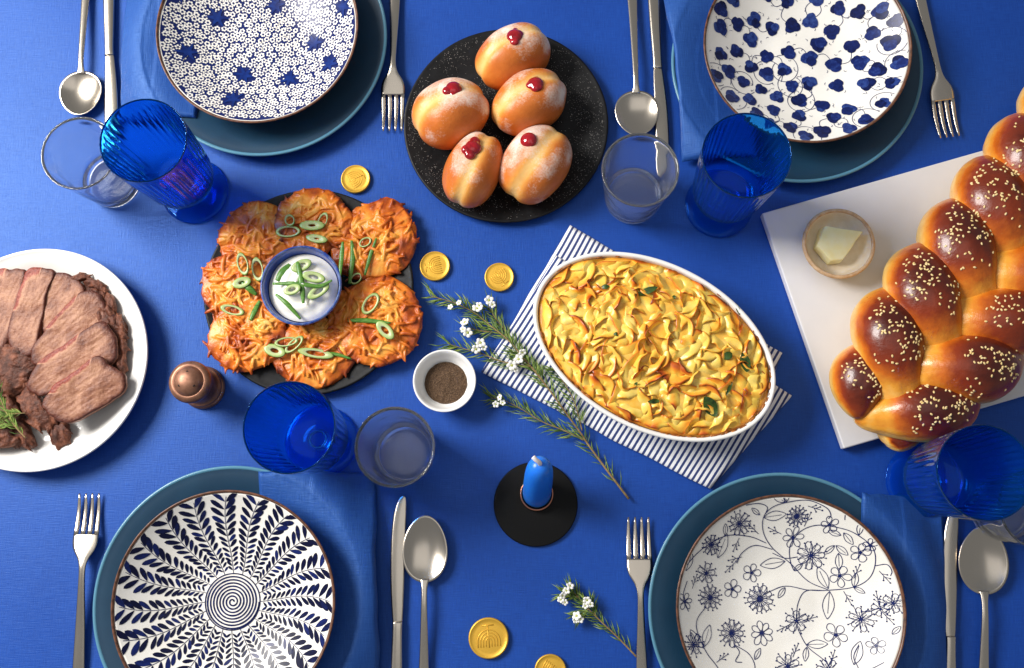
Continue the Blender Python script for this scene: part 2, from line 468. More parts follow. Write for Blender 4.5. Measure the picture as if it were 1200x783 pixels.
# -- line-drawn vines and flowers (front right)
bw = make_bowl('cream bowl with fine navy line-drawn vines and open flowers', BC['BR'])
pr = Print()
def zb(x, y):
    z = .03
    for _ in range(4):
        p = P(x / 3.36 + 780, y / 3.36 + 550, z + BOWL_BASE); lx, ly = p.x - BC['BR'][0], p.y - BC['BR'][1]
        z = bowl_z(min(.12, math.hypot(lx, ly)))
    return lx, ly
def vine(pts, wd=.00085): pr.line([zb(*p) for p in pts], wd, 0, per=8)
def flower(x, y, r, n=5, style=0, raw=False):
    if not raw: x, y = zb(x, y)
    a0 = random.random() * 6.28
    for k in range(n):
        a = a0 + 2 * PI * k / n; ca, sa = math.cos(a), math.sin(a)
        hw = r * (.36 if n < 6 else .27) * random.uniform(.9, 1.1); ln = r * random.uniform(.9, 1.1)
        loop = [(.14, 0), (.45, .75), (.8, .85), (1, .0), (.8, -.85), (.45, -.75), (.14, 0)]
        pr.line([(x + t * ln * ca - h * hw * sa, y + t * ln * sa + h * hw * ca) for t, h in loop], .0007, 0, per=4)
        if style and n >= 5:
            pr.line([(x + .1 * r * ca, y + .1 * r * sa), (x + .6 * r * ca, y + .6 * r * sa)], .0007, 0, per=2)
    if style == 1:
        for k in range(2 * n):
            a = a0 + PI * (k + .5) / n; rr = r * random.uniform(.95, 1.2)
            pr.line([(x + .5 * r * math.cos(a), y + .5 * r * math.sin(a)), (x + rr * math.cos(a), y + rr * math.sin(a))], .0006, 0, per=3); pr.blob(x + rr * math.cos(a), y + rr * math.sin(a), .0009, 0, rings=1, n=7)
    pr.blob(x, y, r * .16, 0, rings=1, n=9, e=.0006)
def oleaf(x, y, ang, ln, raw=False):
    if not raw: x, y = zb(x, y)
    ca, sa = math.cos(ang), math.sin(ang)
    for sg in (1, -1):
        pr.line([(x + t * ln * ca - sg * h * ln * .2 * sa, y + t * ln * sa + sg * h * ln * .2 * ca) for t, h in ((0, 0), (.25, .75), (.55, 1), (.85, .5), (1, 0))], .0007, 0, per=4)
    pr.line([(x, y), (x + ln * .8 * ca, y + ln * .8 * sa)], .0005, 0, per=3)
def fork(x, y, ang, ln=.011, raw=False):
    if not raw: x, y = zb(x, y)
    pr.line([(x, y), (x + ln * math.cos(ang), y + ln * math.sin(ang))], .0007, 0, per=3)
    for k, s_ in ((.35, .7), (.6, -.7), (.75, .6), (1, 0)):
        u, v_ = x + k * ln * math.cos(ang), y + k * ln * math.sin(ang); e = ln * .45
        q = (u + e * math.cos(ang + s_), v_ + e * math.sin(ang + s_)); pr.line([(u, v_), q], .0006, 0, per=3); pr.blob(*q, .0009, 0, rings=1, n=7)
for v_ in ([(555, 475), (625, 477), (735, 465), (800, 430), (825, 370), (815, 310), (760, 262), (700, 235), (600, 220), (530, 245), (490, 300), (490, 360), (505, 400)],
           [(640, 475), (560, 440), (490, 370), (420, 310), (385, 250), (385, 190), (420, 150), (480, 130), (560, 122), (630, 150), (650, 180), (640, 195)],
           [(420, 315), (350, 300), (300, 330), (280, 370)], [(395, 290), (330, 265), (240, 262), (150, 310), (90, 370), (60, 430)],
           [(385, 190), (400, 150), (360, 135), (290, 150), (235, 180)], [(625, 477), (550, 480), (520, 530), (515, 590)], [(555, 475), (470, 460), (400, 485)],
           [(520, 630), (560, 700), (640, 770), (660, 860), (600, 940)], [(160, 540), (125, 590), (125, 640), (160, 720), (210, 790), (240, 880)],
           [(270, 690), (330, 730), (350, 790), (300, 850)], [(270, 690), (290, 720), (275, 755), (300, 760)], [(825, 380), (870, 375), (890, 400), (885, 420)], [(560, 120), (640, 120), (700, 160), (705, 200)],
           [(840, 545), (800, 560), (770, 560)], [(760, 690), (740, 740), (760, 800), (720, 880)], [(860, 760), (800, 790), (760, 800)], [(90, 560), (70, 500), (85, 440)], [(420, 330), (470, 350), (520, 345)]):
    vine(v_)
for (x, y, r, n, st) in ((515, 185, .010, 8, 1), (290, 215, .012, 7, 1), (180, 298, .010, 7, 1), (500, 268, .0115, 6, 0), (572, 340, .0145, 7, 1), (645, 218, .009, 5, 0), (765, 328, .0105, 5, 0),
                         (685, 420, .0115, 5, 0), (160, 410, .0105, 5, 1), (338, 407, .0105, 5, 0), (262, 472, .0105, 5, 0), (175, 505, .012, 8, 1), (370, 510, .0145, 9, 1), (260, 645, .0135, 8, 1),
                         (378, 645, .013, 8, 0), (515, 597, .012, 5, 1), (670, 652, .0125, 5, 0), (768, 590, .013, 6, 1), (895, 527, .0105, 5, 1), (845, 550, .008, 4, 1), (828, 695, .0095, 5, 0), (480, 775, .013, 6, 1),
                         (640, 790, .011, 6, 1), (805, 300, .007, 5, 0), (75, 520, .009, 6, 0), (110, 690, .011, 6, 1), (380, 850, .013, 6, 1), (560, 860, .012, 5, 0), (760, 860, .012, 6, 1)):
    flower(x, y, r, n, st)
for (x, y, a, l) in ((385, 190, .15, .025), (470, 362, 3.3, .028), (640, 470, 2.0, .026), (645, 480, -1.7, .030), (505, 400, .7, .012), (470, 465, -2.2, .014), (740, 465, 1.4, .016), (740, 465, -.5, .012), (700, 250, -.9, .016),
                     (690, 260, 2.8, .014), (670, 300, -.7, .016), (665, 300, -2.4, .014), (680, 330, -1.5, .018), (555, 690, .05, .022), (555, 700, -1.8, .015), (205, 350, 1.2, .028), (235, 262, 1.6, .013), (370, 180, 2.5, .012), (150, 700, 1.2, .024), (130, 700, 2.0, .02),
                     (350, 750, 1.0, .014), (740, 770, 1.2, .026), (890, 650, .8, .012), (470, 130, 2.6, .018), (475, 130, 1.6, .012), (760, 260, 1.5, .015), (80, 400, 1.2, .02)):
    oleaf(x, y, a, l)
for (x, y, a) in ((365, 255, 2.4), (290, 270, -2.0), (275, 365, -2.4), (300, 345, -2.9), (455, 255, 2.7), (540, 595, .25), (490, 610, 3.6), (740, 430, 1.2), (700, 480, -1.1), (840, 400, -.9), (840, 540, 1.7), (850, 560, -.9), (500, 740, 1.1), (560, 145, -.3), (105, 470, 1.2), (545, 225, 1.2), (200, 760, .5), (650, 770, 1.2)):
    fork(x, y, a)
pr.b.build('printed_pattern', M['ink'], bw)

# ------------------------------------------------------------------ napkins, tucked between plate and bowl and hanging over the plate rim
def napkin(label, key, corners, seed):
    cx, cy_ = CH[key]
    q = [P(*c, .012) for c in corners]      # top-left, top-right, bottom-right, bottom-left in the photo
    na, nb_ = 56, 90
    def h(x, y):
        r = math.hypot(x - cx, y - cy_)
        if r < .1488: z = teal_z(r) + .0006 + .0004 * sstep(.12, .149, r)
        else: z = .0222 * (1 - sstep(.0, .055, r - .1488)) + .0002
        fade = .35 + .65 * sstep(.13, .17, r)
        return z, fade
    top, bot = [], []
    for j in range(nb_ + 1):
        for i in range(na + 1):
            u, v_ = i / na, j / nb_
            p = (q[0] * (1 - u) + q[1] * u) * (1 - v_) + (q[3] * (1 - u) + q[2] * u) * v_
            e = .0035 * nz(v_ * 7 + seed, u * 2.0, seed)
            x = p.x + e * (abs(2 * u - 1) ** 2); y = p.y + .002 * nz(u * 9, seed + v_)
            z, fd = h(x, y)
            wr = .0028 * fd * nz(x * 26 + seed, y * 5, seed) + .0009 * fd * nz(x * 60, y * 22, seed)
            edge = min(u, 1 - u) * .16; edge2 = min(v_, 1 - v_) * .3
            k = min(1, edge / .004, edge2 / .004 + .001); rnd = .0036 * math.sqrt(max(0, 1 - (1 - k) ** 2))
            lay = .0008 if .46 < u else 0
            zz = z + max(-.0002, wr) + (.0004 if r_in(x, y, cx, cy_) else .0)
            top.append((x, y, zz + .0006 + rnd + lay * sstep(.46, .475, u))); bot.append((x, y, zz))
    n = len(top); f = []
    W = na + 1
    for j in range(nb_):
        for i in range(na):
            a = j * W + i
            f.append((a, a + W, a + W + 1, a + 1)); f.append((n + a, n + a + 1, n + a + W + 1, n + a + W))
    bd = [i for i in range(W)] + [j * W + na for j in range(1, nb_ + 1)] + [nb_ * W + i for i in range(na - 1, -1, -1)] + [j * W for j in range(nb_ - 1, 0, -1)]
    for k in range(len(bd)):
        a, b = bd[k], bd[(k + 1) % len(bd)]; f.append((a, b, n + b, n + a))
    b = MB(); b.add(top + bot, f); o = b.build('napkin', M['napkin'], fix=True)
    return tag(o, label, 'napkin', 'blue linen napkins')
def r_in(x, y, cx, cy_): return math.hypot(x - cx, y - cy_) < .12
napkin('blue linen napkin tucked under the bowl of tiny flowers and blue stars', 'TL', [(148, -70), (250, -70), (231, 141), (137, 139)], 3.1)
napkin('blue linen napkin tucked under the bowl of round navy blossoms', 'TR', [(772, -70), (890, -70), (888, 186), (801, 188)], 8.7)
napkin('blue linen napkin tucked under the bowl with fern leaves', 'BL', [(305, 553), (438, 553), (447, 860), (302, 860)], 14.2)
napkin('blue linen napkin tucked under the bowl with line-drawn flowers', 'BR', [(1008, 578), (1108, 582), (1112, 860), (1004, 860)], 21.5)

# ------------------------------------------------------------------ cutlery (built pointing +y, tip at the origin)
def stations(st, n=10, power=2.6):
    """st: (y, half width, z, half thickness)"""
    path = smooth_path([(0, s[0], s[2]) for s in st], 6)
    hw = [p.x for p in smooth_path([(s[1], 0, 0) for s in st], 6)]; ht = [p.x for p in smooth_path([(s[3], 0, 0) for s in st], 6)]
    return sweep(path, hw, n, flat=[a / b for a, b in zip(ht, hw)], power=power)
def make_fork(label, loc, rotz):
    t = thing('fork', label, 'fork', loc, rotz, 'forks')
    b = MB(); b.add(*stations([(-.205, .0062, .0030, .0012), (-.200, .0072, .0032, .0016), (-.15, .0058, .0060, .0017), (-.105, .0040, .0100, .0017), (-.085, .0038, .0112, .0016), (-.074, .0062, .0104, .0013),
                               (-.064, .0122, .0090, .0011), (-.056, .0146, .0078, .0010), (-.046, .0148, .0062, .0010)], 12))
    b.build('handle', M['steel'], t)
    for x in (-.0118, -.0039, .0039, .0118):
        e = MB(); pth = [(x * (1 - .05 * k / 8), -.0475 + .0475 * k / 8, .0063 - .0045 * math.sin(PI * .5 * min(1, k / 6)) + .0032 * (k / 8) ** 2.4) for k in range(9)]
        e.add(*sweep(pth, [.0027, .0027, .0026, .0025, .0023, .0021, .0019, .0015, .0008], 8, flat=.42, power=2.8)); e.build('tine', M['steel'], t)
    return t
def make_spoon(label, loc, rotz, bw_=.0252, bl=.074):
    t = thing('spoon', label, 'spoon', loc, rotz, 'spoons')
    y0 = -bl
    b = MB(); b.add(*stations([(-.205, .0062, .0030, .0012), (-.200, .0070, .0032, .0016), (-.155, .0052, .0062, .0018), (y0 - .03, .0036, .0108, .0018), (y0 - .008, .0034, .0108, .0016), (y0 + .004, .0052, .0092, .0012)], 12))
    b.build('handle', M['steel'], t)
    v, f = [], []; nr, na = 12, 56
    for side in (0, 1):
        for i in range(nr + 1):
            rho = i / nr
            for k in range(na):
                a = 2 * PI * k / na
                sy, cx = math.sin(a), math.cos(a)
                hw = bw_ * (1 - .13 * sy * .9)
                x = rho * hw * cx; y = y0 / 2 + rho * (bl / 2) * sy
                z = .0095 - .0078 * (1 - rho ** 2.2) + .0010 * (y - y0 / 2) / bl - side * .0011
                v.append((x, y, z))
        for i in range(nr):
            for k in range(na):
                a = side * (nr + 1) * na + i * na + k; b2 = side * (nr + 1) * na + i * na + (k + 1) % na
                f.append((a, b2, b2 + na, a + na) if side else (a, a + na, b2 + na, b2))
    off = (nr + 1) * na
    for k in range(na): f.append((nr * na + k, nr * na + (k + 1) % na, off + nr * na + (k + 1) % na, off + nr * na + k)[::-1])
    e = MB(); e.add(v, f); e.build('bowl', M['steel'], t)
    return t
def make_knife(label, loc, rotz, flip=1):
    t = thing('knife', label, 'knife', loc, rotz, 'knives')
    b = MB(); b.add(*stations([(-.235, .0060, .0040, .0030), (-.231, .0072, .0042, .0036), (-.19, .0066, .0046, .0036), (-.150, .0056, .0050, .0032), (-.139, .0058, .0050, .0028)], 14, 3.2))
    b.build('handle', M['steel'], t)
    left = [(-.140, -.0052), (-.132, -.0062), (-.10, -.0086), (-.06, -.0094), (-.03, -.0080), (-.012, -.0048), (-.003, -.0008), (0, .0030)]
    right = [(-.140, .0052), (-.12, .0060), (-.08, .0068), (-.04, .0072), (-.012, .0074), (-.002, .0066)]
    Lp = smooth_path([(x * flip, y, 0) for y, x in left], 5); Rp = smooth_path([(x * flip, y, 0) for y, x in right], 5)
    n = 34; v, f = [], []
    def at(pp, t_):
        k = t_ * (len(pp) - 1); i = min(int(k), len(pp) - 2); return pp[i].lerp(pp[i + 1], k - i)
    for i in range(n + 1):
        a, c = at(Lp, i / n), at(Rp, i / n)
        for s_, hh in ((0, .0003), (.12, .0009), (.5, .0011), (.88, .0011), (1, .0007)):
            p = a.lerp(c, s_); v.append((p.x, p.y, .0045 + hh))
        for s_, hh in ((1, -.0007), (.5, -.001), (0, -.0003)):
            p = a.lerp(c, s_); v.append((p.x, p.y, .0045 + hh))
    for i in range(n):
        for k in range(8):
            f.append((i * 8 + k, i * 8 + (k + 1) % 8, (i + 1) * 8 + (k + 1) % 8, (i + 1) * 8 + k))
    f.append(tuple(range(8))); f.append(tuple(n * 8 + k for k in range(7, -1, -1)))
    e = MB(); e.add(v, f); e.build('blade', M['steel'], t, fix=True)
    return t
def aim(tip, tail):
    a, b = P(*tip, .004), P(*tail, .004); d = a - b
    return (a.x, a.y, 0), math.atan2(d.y, d.x) - PI / 2
l, r = aim((460, 154), (463, 0)); fk = make_fork('fork above the topmost chocolate coin, left of the doughnut plate', l, r)
for tip, tail, lab in (((1113, 161), (1079, 0), 'fork right of the bowl of round navy blossoms'), ((105, 578), (92, 783), 'fork left of the plate with fern leaves'), ((748, 606), (752, 783), 'fork left of the bowl with line-drawn flowers')):
    l, r = aim(tip, tail); dup(fk, lab, l, r)
l, r = aim((499, 604), (497, 783)); sp_ = make_spoon('spoon right of the napkin under the fern bowl', l, r)
l, r = aim((1150, 617), (1152, 783)); dup(sp_, 'spoon below the blue goblet beside the challah board', l, r, (1.08, 1, 1))
l, r = aim((95, 137), (101, 0)); sp2 = make_spoon('spoon above the clear tumbler at the far left', l, r, .0262, .058)
l, r = aim((747, 161), (741, 0)); dup(sp2, 'spoon above the clear tumbler beside the doughnut plate', l, r)
l, r = aim((469, 581), (465, 783)); kn = make_knife('knife right of the napkin under the fern bowl', l, r)
l, r = aim((1115, 596), (1113, 783)); dup(kn, 'knife right of the napkin under the bowl with line-drawn flowers', l, r)
l, r = aim((130, 190), (128, 0)); dup(kn, 'knife partly behind the blue goblet at the far left', l, r)
l, r = aim((778, 208), (766, 0)); dup(kn, 'knife between the spoon and the napkin, right of the doughnut plate', l, r)

# ------------------------------------------------------------------ glasses
def make_goblet(label, xy, rotz=0):
    out = [(0, .0022), (.034, .0014), (.0385, 0), (.0400, .0012), (.0400, .0028), (.036, .0040), (.022, .0058), (.012, .0088), (.0085, .014), (.0078, .022), (.0088, .030), (.016, .0345), (.028, .0385),
           (.0355, .0450), (.0392, .058), (.0408, .078), (.0420, .095), (.0432, .115), (.0445, .135), (.0455, .155), (.0460, .166), (.0464, .1708), (.0459, .1722)]
    inn = [(.0449, .1712), (.0444, .166), (.0437, .155), (.0426, .135), (.0413, .115), (.0401, .095), (.0388, .078), (.0372, .060), (.0335, .0490), (.0250, .0445), (.012, .0428), (0, .0424)]
    def rib(a, z, r):
        if .05 < z < .166 and r > .025:
            k = sstep(.05, .07, z) * (1 - sstep(.150, .166, z)); return r + .00050 * k * math.cos(40 * a)
        return r
    def dense(pf, n):
        q = smooth_path([(a, b, 0) for a, b in pf], n); return [(max(0, p.x), p.y) for p in q]
    b = MB(); b.add(*lathe(dense(out, 3) + dense(inn, 3), 240, rib))
    o = b.build('goblet', M['blue_glass']); o.location = (*xy, 0.0003); return tag(o, label, 'goblet', 'cobalt blue goblets')
g = make_goblet('cobalt blue ribbed goblet in front of the star-patterned bowl', (-.3836, .1769))
for xy, lab in (((.2466, .1549), 'cobalt blue ribbed goblet beside the corner of the white challah board'), ((-.2177, -.1254), 'cobalt blue ribbed goblet overlapping the latke plate'), ((.4604, -.1711), 'cobalt blue ribbed goblet below the challah board')):
    d = g.copy(); COL.objects.link(d); d.location = (*xy, .0003); d['label'] = lab
    if xy[0] > .4: d.location.z = .0075
def make_tumbler(label, xy):
    out = [(0, .0016), (.026, .0012), (.0305, 0), (.0330, .0016), (.0340, .006), (.0352, .020), (.0378, .050), (.0405, .078), (.0424, .0955), (.0429, .0990), (.0424, .1003)]
    inn = [(.0404, .0990), (.0396, .0955), (.0378, .078), (.0350, .050), (.0322, .022), (.0304, .0135), (.026, .0098), (.012, .0090), (0, .0088)]
    b = MB(); q = [(max(0, p.x), p.y) for p in smooth_path([(a, c, 0) for a, c in out], 3)] + [(max(0, p.x), p.y) for p in smooth_path([(a, c, 0) for a, c in inn], 3)]
    b.add(*lathe(q, 128, lambda a, z, r: r + (.0009 * nz(math.cos(a) * 2.6, math.sin(a) * 2.6, z * 70) * sstep(.012, .03, z) * (1 - sstep(.082, .096, z)) if r > .03 else 0)))
    o = b.build('tumbler', M['clear_glass']); o.location = (*xy, .0003); return tag(o, label, 'tumbler', 'clear glass tumblers')
tb = make_tumbler('clear glass tumbler below the spoon at the far left', (-.4841, .1904))
for xy, lab in (((.1442, .1654), 'clear glass tumbler between the doughnut plate and a blue goblet'), ((-.1217, -.1395), 'clear glass tumbler below the dish of ground pepper'), ((.548, -.204), 'clear glass tumbler cut off by the right edge of the photo')):
    d = tb.copy(); COL.objects.link(d); d.location = (*xy, .0003); d['label'] = lab

# ------------------------------------------------------------------ doughnuts
def plate_black(name, label, xy, R, lift=.012):
    t = thing(name, label, 'plate', (*xy, 0), 0)
    zt = lambda r: .005 + (lift - .005) * sstep(R * .62, R, r)
    prof = [(0, .001), (R * .6, .001), (R * .62, 0), (R * .66, 0), (R * .7, .002)] + [(R * k, zt(R * k) - .0035) for k in (.8, .9, .97)] + [(R, lift - .001), (R - .0008, lift + .0004), (R - .0026, lift + .0003)]
    prof += [((R - .004) * (1 - k / 24), zt((R - .004) * (1 - k / 24))) for k in range(25)]
    b = MB(); b.add(*lathe(prof, 128, lambda a, z, r: r * (1 + .004 * nz(math.cos(a) * 2, math.sin(a) * 2, R * 50)))); b.build('body', M['black'], t)
    return t, zt
DP = (-.0072, .2554)
dpl, dz = plate_black('serving_plate', 'black round plate holding five jam doughnuts', DP, .1235)
M['sugar'] = mat('powdered_sugar', C(236, 232, 226), rough=.8)
sb = MB()
for _ in range(5200):
    a = random.random() * 6.28; r = .119 * math.sqrt(random.random()); x, y = r * math.cos(a), r * math.sin(a)
    if nz(x * 22 + 3, y * 22) + .35 * nz(x * 60, y * 60) + .5 * sstep(.3, 1, x / .12) < random.uniform(-.35, .35): continue
    s_ = random.uniform(.00022, .00050); z = dz(r); h = random.random() * 3
    sb.add([(x + s_ * math.cos(h), y + s_ * math.sin(h), z), (x + s_ * math.cos(h + 2.1), y + s_ * math.sin(h + 2.1), z), (x + s_ * math.cos(h + 4.2), y + s_ * math.sin(h + 4.2), z), (x, y, z + s_ * 1.2)], [(0, 1, 3), (1, 2, 3), (2, 0, 3)])
o = sb.build('sugar_dusting', M['sugar'], dpl, smooth=False); o['kind'] = 'stuff'
def sugar_extra(nt, b, tc, math_):
    """Powdered sugar lies in ragged drifts, denser where the tone attribute asks for it."""
    N, L = nt.nodes, nt.links
    at = N.new('ShaderNodeAttribute'); at.attribute_name = 'sugar'
    n1 = N.new('ShaderNodeTexNoise'); n1.inputs['Scale'].default_value = 420; n1.inputs['Detail'].default_value = 6; n1.inputs['Roughness'].default_value = .75; L.new(tc.outputs['Object'], n1.inputs['Vector'])
    n2 = N.new('ShaderNodeTexNoise'); n2.inputs['Scale'].default_value = 55; n2.inputs['Detail'].default_value = 3; L.new(tc.outputs['Object'], n2.inputs['Vector'])
    s_ = math_('ADD', math_('MULTIPLY', n1.outputs['Fac'], .9), math_('ADD', math_('MULTIPLY', n2.outputs['Fac'], .9), at.outputs['Fac']))
    mr = N.new('ShaderNodeMapRange'); mr.inputs['From Min'].default_value = .74; mr.inputs['From Max'].default_value = 1.24; mr.inputs['To Max'].default_value = .86; L.new(s_, mr.inputs['Value'])
    src = b.inputs['Base Color'].links[0].from_socket
    mx = N.new('ShaderNodeMix'); mx.data_type = 'RGBA'; L.new(mr.outputs[0], mx.inputs[0]); L.new(src, mx.inputs[6]); mx.inputs[7].default_value = C(240, 232, 222)
    L.new(mx.outputs[2], b.inputs['Base Color'])
    rm = N.new('ShaderNodeMapRange'); rm.inputs['To Min'].default_value = .38; rm.inputs['To Max'].default_value = .9; L.new(mr.outputs[0], rm.inputs['Value']); L.new(rm.outputs[0], b.inputs['Roughness'])
M['dough'] = mat('fried_dough', C(205, 130, 60), rough=.4, sss=.12, sss_r=(1, .5, .25), stops=[(0, C(240, 196, 124)), (.3, C(228, 158, 74)), (.65, C(206, 114, 44)), (1, C(160, 78, 28))], nscale=45, attr=True, namt=.4, bump=.5, bscale=220, bdetail=6, extra=sugar_extra)
M['jam'] = mat('red_jam', C(150, 12, 26), rough=.08, spec=.6, coat=.6, sss=.2, sss_r=(1, .1, .1), stops=[(.3, C(120, 6, 18)), (.7, C(172, 20, 34))], nscale=120)
def doughnut(label, px, py, ang, long_, short, jam, seed, tilt=.0):
    zc = .046
    c = P(px, py, zc); t = thing('doughnut', label, 'doughnut', (c.x, c.y, dz(min(.12, math.hypot(c.x - DP[0], c.y - DP[1]))) + .0005), 0, 'jam doughnuts')
    v, f, tone, sug = [], [], [], []
    na, nb_ = 72, 48
    ax = Vector((-math.sin(ang), math.cos(ang), 0))           # axis of the disc, lying nearly flat
    ax = (ax + Vector((0, 0, tilt))).normalized()
    e1 = Vector((math.cos(ang), math.sin(ang), 0)); e2 = ax.cross(e1).normalized()
    for j in range(nb_ + 1):
        th = PI * j / nb_ - PI / 2
        for i in range(na):
            ph = 2 * PI * i / na
            c_, s_ = math.copysign(abs(math.cos(th)) ** .86, math.cos(th)), math.copysign(abs(math.sin(th)) ** .86, math.sin(th))
            h = s_; pinch = 1 - .045 * math.exp(-(h / .16) ** 2)
            wob = 1 + .05 * nz(math.cos(ph) * c_ * 1.4 + seed, math.sin(ph) * c_ * 1.4, h * 1.4 + seed) + .010 * nz(math.cos(ph) * 9 + seed, math.sin(ph) * 9, h * 6) * math.exp(-(h / .3) ** 2)
            p = (e1 * (math.cos(ph) * c_ * long_ * .5 * pinch) + e2 * (math.sin(ph) * c_ * .036 * pinch) + ax * (h * short * .5)) * wob
            v.append(p)
            band = math.exp(-((h + .1 * nz(math.cos(ph) * 2 + seed, math.sin(ph) * 2)) / .26) ** 2)
            tone.append(.72 - .66 * band + .12 * nz(p.x * 40 + seed, p.y * 40, p.z * 40))
            sug.append(.50 * sstep(-.2, .9, p.dot(Vector((.1, .75, .65))) / .04) - .42 * band * .4 - .36 + .50 * nz(p.x * 26 + seed * 3, p.y * 26, p.z * 26))
    lo = min(p.z for p in v)
    v = [Vector((p.x, p.y, max(p.z - lo - .004, 0) )) for p in v]
    for j in range(nb_):
        for i in range(na):
            i2 = (i + 1) % na; f.append((j * na + i, j * na + i2, (j + 1) * na + i2, (j + 1) * na + i))
    b = MB(); b.add(v, f, 0, tone); o = b.build('dough', M['dough'], t, fix=True)
    at = o.data.attributes.new('sugar', 'FLOAT', 'POINT'); at.data.foreach_set('value', sug)
    bv = BVHTree.FromPolygons(v, f)
    j = P(*jam, .070); lx, ly = j.x - c.x, j.y - c.y
    hit = bv.ray_cast(Vector((lx, ly, .2)), Vector((0, 0, -1)))
    hp, hn = (hit[0], hit[1]) if hit[0] else (Vector((0, 0, .06)), Vector((0, 0, 1)))
    if hn.z < 0: hn = -hn
    jb = MB()
    Mx = Matrix.Translation(hp - hn * .0016) @ hn.to_track_quat('Z', 'Y').to_matrix().to_4x4()
    for (dx, dy, r, hh) in [(0, 0, .0100, .7)] + [(random.uniform(-.0055, .0055), random.uniform(-.009, .009), random.uniform(.0050, .0072), .75) for _ in range(5)]:
        bvv, bf = ball((dx, dy, 0), r, 16, 10, (1, 1, hh)); jb.add(xf(bvv, Mx), bf)
    me = remesh(jb, .0007, 8); link_mesh('jam', me, M['jam'], t)
    return t
doughnut('jam doughnut at the top of the black plate', 601, 63, math.radians(32), .094, .066, (603, 42), 1.3, -.25)
doughnut('jam doughnut at the left side of the black plate', 527, 130, math.radians(28), .092, .080, (532, 103), 5.1, -.3)
doughnut('jam doughnut in the middle right of the group, below the topmost doughnut', 620, 117, math.radians(32), .094, .068, (627, 98), 9.4, -.25)
doughnut('narrow jam doughnut at the lower left of the black plate', 554, 196, math.radians(66), .092, .064, (555, 173), 13.7, .1)
doughnut('large jam doughnut at the lower right of the group', 627, 190, math.radians(56), .096, .076, (619, 164), 17.2, .1)

# ------------------------------------------------------------------ latkes
LP = (-.2391, .0506)
lpl, lz = plate_black('serving_plate', 'black round plate under the potato latkes', LP, .124)
M['latke'] = mat('fried_potato', C(200, 110, 40), rough=.36, spec=.55, sss=.08, stops=[(0, C(92, 36, 12)), (.2, C(164, 70, 18)), (.45, C(222, 120, 34)), (.72, C(242, 166, 66)), (1, C(250, 206, 120))], nscale=70, ndetail=6, attr=True, namt=.75, point=-1.2, bump=.5, bscale=330, bdetail=6)
def latke(label, px, py, rx, ry, ang, base, n, seed):
    rnd = random.Random(seed)
    c = P(px, py, .018); b = MB()
    t = thing('latke', label, 'latke', (c.x, c.y, base), 0, 'potato latkes')
    ca, sa = math.cos(ang), math.sin(ang)
    def rim(a): return 1 + .12 * nz(math.cos(a) * 1.7 + seed, math.sin(a) * 1.7, seed) + .05 * nz(math.cos(a) * 6, math.sin(a) * 6, seed)
    H = .0125
    prof = [(0, .001), (.5, 0), (.85, .001), (.95, .005), (.9, .0085), (.65, H - .001), (.3, H), (0, H)]
    v, f = lathe(prof, 48)
    v = [((x * rx * ca - y * ry * sa) * rim(math.atan2(y, x)), (x * rx * sa + y * ry * ca) * rim(math.atan2(y, x)), z + (.004 * nz(x * 3 + seed, y * 3, z * 100) if z > .006 else 0)) for x, y, z in v]
    b.add(v, f)
    for k in range(n):
        a = rnd.random() * 6.28; rr = math.sqrt(rnd.random()) * 1.0
        edge = rr > .86
        x = rr * math.cos(a) * rx; y = rr * math.sin(a) * ry
        x, y = (x * ca - y * sa) * rim(a) * .92, (x * sa + y * ca) * rim(a) * .92
        L = rnd.uniform(.012, .030) * (1 if not edge else .75); h = rnd.random() * PI if not edge else a + ang + rnd.gauss(PI / 2, .42)
        cv = rnd.uniform(-.7, .7)
        z0 = (H * (1 - .55 * max(0, rr - .45) / .55)) * (1 if not edge else rnd.uniform(.35, 1)) + rnd.uniform(-.001, .0026)
        up_ = rnd.uniform(-.0012, .0030)
        pth = [(x + L * s_ * math.cos(h + cv * s_), y + L * s_ * math.sin(h + cv * s_), max(.0015, z0 + up_ * (1 - 4 * s_ * s_) * 1.0)) for s_ in (-.5, -.3, -.1, .1, .3, .5)]
        w_ = rnd.uniform(.0013, .0026); b.add(*sweep(pth, [w_ * .6, w_, w_, w_, w_, w_ * .5], 6, flat=rnd.uniform(.6, .9)))
    me = remesh(b, .00080, 2)
    set_tone(me, lambda co, no: .46 + .42 * nz(co.x * 38 + seed, co.y * 38, seed) + .22 * nz(co.x * 110, co.y * 110, co.z * 110 + seed) - .28 * sstep(.65, 1.05, math.hypot((co.x * ca + co.y * sa) / rx, (-co.x * sa + co.y * ca) / ry)) + .1 * (co.z > .013))
    link_mesh('fried_potato', me, M['latke'], t)
    return t, me, Vector((c.x, c.y, base))
LAT = []
for a in (('crisp latke at the upper left of the black plate', 300, 277, .050, .046, .5, lz(.08), 190, 1), ('crisp latke at the top of the black plate beside the cream bowl', 366, 259, .050, .044, 0, .0125, 130, 2),
          ('large latke at the upper right of the black plate', 438, 281, .058, .050, .7, .0085, 160, 3), ('large latke at the lower right of the black plate', 441, 376, .061, .055, .2, .0115, 180, 4),
          ('latke at the bottom of the black plate, nearest the blue goblet', 366, 412, .056, .044, -.1, .0078, 150, 5), ('latke at the lower left of the black plate, nearest the copper shaker', 291, 392, .050, .046, .4, .0125, 140, 6),
          ('latke at the left edge of the black plate', 274, 334, .042, .046, .1, .0095, 130, 7)):
    LAT.append(latke(*a))
allv, allf = [], []
for _, me, off in LAT:
    o_ = len(allv); allv += [v.co + off for v in me.vertices]; allf += [tuple(i + o_ for i in p.vertices) for p in me.polygons]
LBV = BVHTree.FromPolygons(allv, allf)

